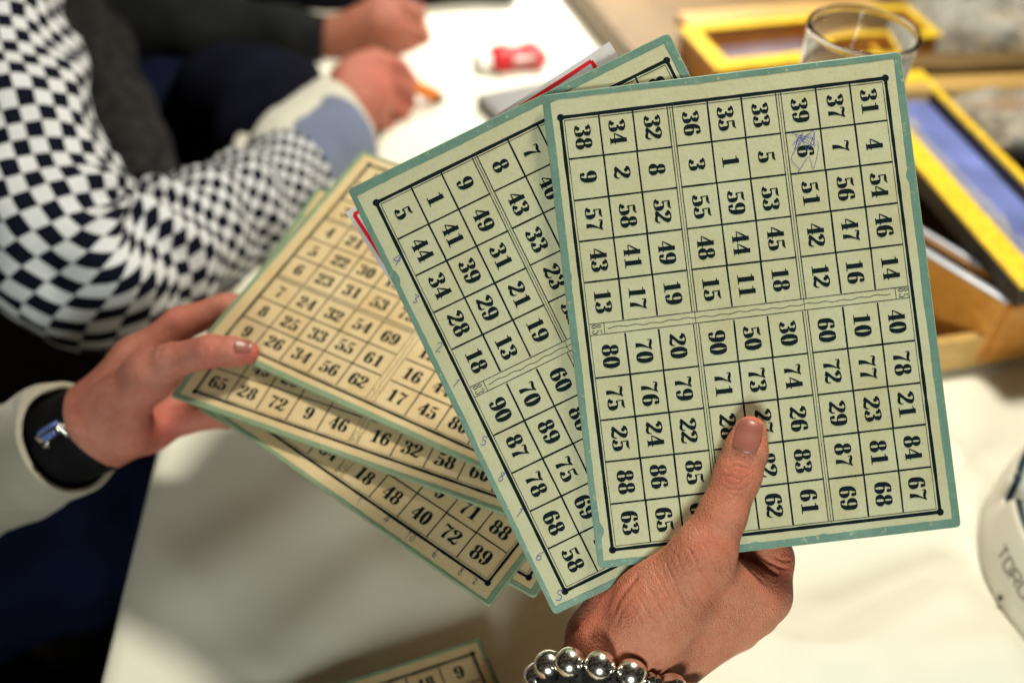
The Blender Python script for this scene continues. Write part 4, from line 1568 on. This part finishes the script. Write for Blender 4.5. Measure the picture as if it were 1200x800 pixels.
def pillow(c, s, R, pinch, nx=16, ny=8):
    V, F = [], []
    for sgn in (1, -1):
        for j in range(ny + 1):
            for i in range(nx + 1):
                u, w = -1 + 2 * i / nx, -1 + 2 * j / ny
                hh = (1 - abs(u) ** 4) ** 0.6 * (1 - w ** 4) ** 0.5 * (1 - pinch * math.exp(-(u / 0.35) ** 2))
                V.append(c + R @ np.array([u * s[0] / 2, w * s[1] / 2 * (1 - 0.5 * pinch * math.exp(-(u / 0.35) ** 2)), sgn * s[2] / 2 * hh + 0.0012 * smooth_noise((u * 3, w * 3, sgn), 1)]))
    m = (nx + 1) * (ny + 1)
    for k_ in range(2):
        for j in range(ny):
            for i in range(nx):
                a = k_ * m + j * (nx + 1) + i
                q = (a, a + 1, a + nx + 2, a + nx + 1)
                F.append(q if k_ == 0 else q[::-1])
    return V, F


v, f = pillow(c0 + np.array([0, 0, 0.003]), (0.056, 0.030, 0.024), Rr, 0.35)
MB().add(v, f).build('wrapper', M['red'], rp, True)
v, f = pillow(c0 + Rr @ np.array([-0.031, 0.004, -0.001]), (0.020, 0.030, 0.016), Rr, 0.2)
MB().add(v, f).build('white_end', M['white'], rp, True)
v, f = pillow(c0 + Rr @ np.array([0.004, -0.0125, 0.006]), (0.026, 0.003, 0.005), Rr, 0.0)
MB().add(v, f).build('pale_band', M['white'], rp, True)

# grey slab behind the fan
a, b = W(557, 124), W(640, 106)
Rg = flat_R(a, b)
cs = a + Rg @ np.array([0.06, -0.030, 0.006])
gs = MB().box((0, 0, 0), (0.12, 0.06, 0.012), None, 0.003).build('flat_case', M['grey'])
gs.matrix_world = Matrix([[*Rg[0], cs[0]], [*Rg[1], cs[1]], [*Rg[2], cs[2]], [0, 0, 0, 1]])
tag(gs, 'flat dark grey case lying on the cloth beyond the greenish card', 'case')

# round white enamel dish, lower right
dr = 0.098
cdish = W(1184, 588, 0.046)
axd = W(1244, 600, 0.046) - cdish
axd[2] = 0
axd /= np.linalg.norm(axd)
cdish = cdish + axd * dr
cdish[2] = 0.001
dh = 0.046
dro = empty('round_dish', 'round white dish with dark green rim line, metal bowl and a rim notch', 'dish', pivot(cdish))


def dish_part(prof, name, mat, notch=None, n=160):
    V, F = [], []
    for (r, z) in prof:
        for k_ in range(n):
            a = 2 * PI * k_ / n
            zz = z
            if notch is not None and z > dh * 0.55:
                da = (a - notch + PI) % (2 * PI) - PI
                zz = z - (z - dh * 0.55) * 0.75 * max(0.0, 1 - (abs(da) / 0.085) ** 4) if abs(da) < 0.085 else z
            V.append(cdish + np.array([r * math.cos(a), r * math.sin(a), zz]))
    for i in range(len(prof) - 1):
        for k_ in range(n):
            F.append((i * n + k_, i * n + (k_ + 1) % n, (i + 1) * n + (k_ + 1) % n, (i + 1) * n + k_))
    return mesh_obj(name, local(np.array(V), dro), F, mat, dro, True)


npt = W(1186, 570, dh)
nang = math.atan2(npt[1] - cdish[1], npt[0] - cdish[0])
dish_part([(0.0002, 0.0), (dr * 1.0, 0.0), (dr * 1.035, 0.003), (dr * 1.03, 0.02), (dr * 1.0, dh - 0.003), (dr * 0.99, dh), (dr * 0.975, dh)], 'body', M['enamel'], nang)
dish_part([(dr * 0.976, dh + 0.0004), (dr * 0.972, dh + 0.0012), (dr * 0.940, dh + 0.0008), (dr * 0.934, dh - 0.001)], 'rim_band', M['greenrim'], nang)
dish_part([(dr * 0.9345, dh - 0.001), (dr * 0.915, dh - 0.0015), (dr * 0.87, dh - 0.008), (dr * 0.5, dh - 0.016), (0.0002, dh - 0.017)], 'metal_bowl', M['dishmetal'], nang)
for da, zz, rr in ((0.10, dh * 0.97, 0.0024),):
    a = nang - da
    MB().sphere(cdish + np.array([math.cos(a) * dr * 0.965, math.sin(a) * dr * 0.965, zz]), rr, 12, 8).build('rivet', M['black_hole'], dro, True)
sp = W(1176, 702, 0.006)
a = math.atan2(sp[1] - cdish[1], sp[0] - cdish[0])
MB().sphere(cdish + np.array([math.cos(a) * dr * 1.034, math.sin(a) * dr * 1.034, 0.007]), 0.0018, 10, 6).build('foot_stud', M['black_hole'], dro, True)
LET = {'T': [[(0, 1), (1, 1)], [(0.5, 1), (0.5, 0)]], 'O': [[(0.12, 0), (0, 0.15), (0, 0.85), (0.12, 1), (0.88, 1), (1, 0.85), (1, 0.15), (0.88, 0), (0.12, 0)]],
       'R': [[(0, 0), (0, 1), (0.85, 1), (1, 0.88), (1, 0.55), (0.85, 0.45), (0, 0.45)], [(0.5, 0.45), (1, 0)]],
       'I': [[(0.5, 0), (0.5, 1)]], 'D': [[(0, 0), (0, 1), (0.75, 1), (1, 0.78), (1, 0.22), (0.75, 0), (0, 0)]]}
p0 = W(1169, 632, dh * 0.75)
a0 = math.atan2(p0[1] - cdish[1], p0[0] - cdish[0])
V, F = [], []
lh, lw, gap = 0.0085, 0.0060, 0.0022
xcur = 0.0
for ch in "TOROID":
    ww = lw * (0.35 if ch == 'I' else 1)
    for st in LET[ch]:
        st = np.array(st, float)
        st = np.concatenate([np.linspace(st[i], st[i + 1], 5)[:-1] for i in range(len(st) - 1)] + [st[-1:]])
        ik = Ink()
        ik.strip(st * [ww, lh], 0.0012)
        o = len(V)
        for (x, y, z) in ik.v:
            ang = a0 + (xcur + x) / dr
            zz = 0.022 + y
            rad = dr * (1.03 - 0.03 * max(0, (zz - 0.02)) / (dh - 0.023)) + 0.0003
            V.append(cdish + np.array([rad * math.cos(ang), rad * math.sin(ang), zz]))
        F += [tuple(i + o for i in q) for q in ik.f]
    xcur += ww + gap
mesh_obj('lettering', local(np.array(V), dro), F, M['label'], dro)


def open_box(name, label, corner, along_pt, width, depth, height, wallmat, t=0.006, floor_mat=None, rim=None, z0=0.0, tilt=None, cat='tray', liner=None, group=None):
    """open tray: corner = near-left top corner (world), along_pt gives the direction of the near side"""
    R = flat_R(np.array(corner, float), np.array(along_pt, float))
    if tilt is not None:
        R = R @ np.array(Matrix.Rotation(tilt[0], 3, tilt[1]))
    c = np.array(corner, float)
    root = empty(name, label, cat, pivot(c), group)

    def part(nm, o, s, mat, bev=0.0012):
        q = c + R @ np.array([o[0] + s[0] / 2, o[1] + s[1] / 2, o[2] - s[2] / 2])
        MB().box(q, s, R, bev).build(nm, mat, root)
    part('side_wall', (0, 0, 0), (width, t, height), wallmat)
    part('side_wall', (0, depth - t, 0), (width, t, height), wallmat)
    part('end_wall', (0, t, 0), (t, depth - 2 * t, height), wallmat)
    part('end_wall', (width - t, t, 0), (t, depth - 2 * t, height), wallmat)
    part('bottom', (t, t, -height + t), (width - 2 * t, depth - 2 * t, t * 0.9), floor_mat or wallmat)
    if rim:
        rm, (rw, rb), rh = rim
        part('rim', (-0.002, -0.002, rh), (width + 0.004, rw, rh * 0.96), rm)
        part('rim', (-0.002, depth - rb + 0.002, rh), (width + 0.004, rb, rh * 0.96), rm)
        part('rim', (-0.002, rw - 0.002, rh), (rw, depth - rw - rb + 0.004, rh * 0.96), rm)
        part('rim', (width - rb + 0.002, rw - 0.002, rh), (rb, depth - rw - rb + 0.004, rh * 0.96), rm)
    if liner:
        part('liner', (t * 1.2, t * 1.2, -height * 0.55), (width - 2.4 * t, depth - 2.4 * t, 0.003), liner)
    return root, R, c


# big pale tray holding the smaller boxes
ca = W(1040, 412, 0.030)
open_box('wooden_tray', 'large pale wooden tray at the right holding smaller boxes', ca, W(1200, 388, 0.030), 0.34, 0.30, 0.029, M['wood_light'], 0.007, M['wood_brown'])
p1 = W(1178, 355, 0.062)
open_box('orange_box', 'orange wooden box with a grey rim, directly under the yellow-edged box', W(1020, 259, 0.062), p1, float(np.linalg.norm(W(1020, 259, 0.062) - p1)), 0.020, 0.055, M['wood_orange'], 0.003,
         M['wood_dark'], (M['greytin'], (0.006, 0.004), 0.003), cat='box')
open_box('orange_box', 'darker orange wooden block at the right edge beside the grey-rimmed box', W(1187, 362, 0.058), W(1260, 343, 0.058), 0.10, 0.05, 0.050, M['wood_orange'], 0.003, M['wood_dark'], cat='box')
p0, p1 = W(985, 93, 0.082), W(1197, 338, 0.082)
open_box('gilt_box', 'long yellow-edged box with blue lining lying slantwise over the orange box', p0, p1, float(np.linalg.norm(p1 - p0)), 0.072, 0.015, M['wood_dark'], 0.004, M['mauve'],  # walls near-black: shade of the gap under the yellow edge put into colour
         (M['yellow'], (0.019, 0.006), 0.004), cat='box', liner=M['blueliner'])
Rg_ = flat_R(np.array(p0), np.array(p1))
wq = float(np.linalg.norm(p1 - p0))
fv, ff = [], []
for i in range(61):
    for j in range(17):
        u, w = wq * (0.03 + 0.94 * i / 60), 0.008 + 0.030 * j / 16
        z = -0.006 + 0.004 * smooth_noise((u * 60, w * 60, 1), 1) + 0.002 * smooth_noise((u * 170, w * 170, 4), 1)
        fv.append(p0 + Rg_ @ np.array([u, w, z]))
ff = [(i * 17 + j, (i + 1) * 17 + j, (i + 1) * 17 + j + 1, i * 17 + j + 1) for i in range(60) for j in range(16)]
tag(mesh_obj('plastic_wrap', fv, ff, M['film'], None, True), 'crinkled clear plastic lying in the blue-lined box', 'plastic wrap')
open_box('game_case', 'shallow brown wooden case at the top of the table', W(770, 96, 0.030), W(1000, 70, 0.030), 0.50, 0.26, 0.029, M['wood_brown'], 0.012, M['wood_brown'])
open_box('gilt_tray', 'yellow framed tray with mauve lining beside the drinking glass', W(842, 84, 0.060), W(1010, 66, 0.060), 0.20, 0.080, 0.030, M['wood_orange'], 0.006, M['mauve'],
         (M['yellow'], (0.017, 0.010), 0.003), liner=M['mauve'])
# wooden bars
for (p, q, z, wd, mat, lab) in (((1040, 98), (1200, 92), 0.085, 0.022, 'wood_light', 'pale wooden bar right of the glass, the nearer of two'),
                                ((1050, 70), (1190, 66), 0.090, 0.020, 'wood_brown', 'brown wooden bar right of the glass, behind the pale one')):
    a, b = W(*p, z), W(*q, z)
    Rb = flat_R(a, b)
    L = 0.26
    o = MB().box((0, 0, 0), (L, wd, 0.016), None, 0.002).build('wooden_bar', M[mat])
    c = a + Rb @ np.array([L / 2, 0, -0.008])
    o.matrix_world = Matrix([[*Rb[0], c[0]], [*Rb[1], c[1]], [*Rb[2], c[2]], [0, 0, 0, 1]])
    tag(o, lab, 'wooden bar', 'wooden bars behind the boxes')


open_box('gilt_tray', 'small yellow-edged tray half hidden behind the drinking glass', W(985, 52, 0.075), W(1090, 44, 0.075), 0.10, 0.06, 0.030, M['wood_orange'], 0.005, M['wood_brown'],
         (M['yellow'], (0.010, 0.008), 0.003))
open_box('dark_box', 'dark open wooden box behind the blue-lined box', W(1085, 178, 0.055), W(1230, 215, 0.055), 0.16, 0.06, 0.05, M['wood_dark'], 0.004, M['wood_dark'], cat='box')
for (p, q, z, wd, mat, lab) in (((1060, 120), (1200, 116), 0.070, 0.016, 'wood_orange', 'orange-brown wooden strip nearest to the viewer of the loose strips'),
                                ((800, 22), (960, 8), 0.040, 0.03, 'wood_light', 'pale wooden strip lying on the brown case at the far end')):
    a, b = W(*p, z), W(*q, z)
    Rb = flat_R(a, b)
    L = 0.22
    o = MB().box((0, 0, 0), (L, wd, 0.012), None, 0.002).build('wooden_strip', M[mat])
    c = a + Rb @ np.array([L / 2, 0, -0.006])
    o.matrix_world = Matrix([[*Rb[0], c[0]], [*Rb[1], c[1]], [*Rb[2], c[2]], [0, 0, 0, 1]])
    tag(o, lab, 'wooden strip', 'loose wooden strips')


def bag(label, c, s, seed, tokens):
    """knotted see-through bag of small wooden pieces"""
    root = empty('plastic_bag', label, 'bag', pivot(c), 'see-through bags of game pieces')
    V, F = [], []
    n, m = 40, 24
    for i in range(m + 1):
        th = PI * i / m
        for j in range(n):
            ph = 2 * PI * j / n
            d = np.array([math.sin(th) * math.cos(ph), math.sin(th) * math.sin(ph), math.cos(th)])
            r = 1 + 0.22 * smooth_noise(d + seed, 2.2) + 0.12 * smooth_noise(d + seed * 2, 6)
            p = d * r * np.array(s)
            p[2] = max(p[2], -s[2] * 0.8)
            V.append(c + p)
    for i in range(m):
        for j in range(n):
            F.append((i * n + j, (i + 1) * n + j, (i + 1) * n + (j + 1) % n, i * n + (j + 1) % n))
    MB().add(V, F).build('film', M['film'], root, True)
    rn = random.Random(seed)
    tk = MB()
    for _ in range(tokens):
        d = np.array([rn.gauss(0, 0.33), rn.gauss(0, 0.33), -0.35 + abs(rn.gauss(0, 0.3))])
        ax_ = np.array([rn.gauss(0, 1), rn.gauss(0, 1), rn.gauss(0, 1)])
        tk.lathe([(0.0002, -0.003), (0.009, -0.003), (0.009, 0.003), (0.0002, 0.003)], c + d * np.array(s), ax_, 12)
    o = tk.build('game_pieces', M['token'], root)
    o['kind'] = 'stuff'


bag('crumpled clear bag of beige game pieces above the blue-lined box', W(1165, 150, 0.05), (0.075, 0.034, 0.036), 3, 60)
bag('pale clear bag of game pieces at the far right corner', W(1190, 40, 0.06), (0.085, 0.05, 0.045), 5, 50)
bag('clear bag of game pieces between the bars and the glass', W(1112, 36, 0.05), (0.06, 0.04, 0.035), 8, 50)
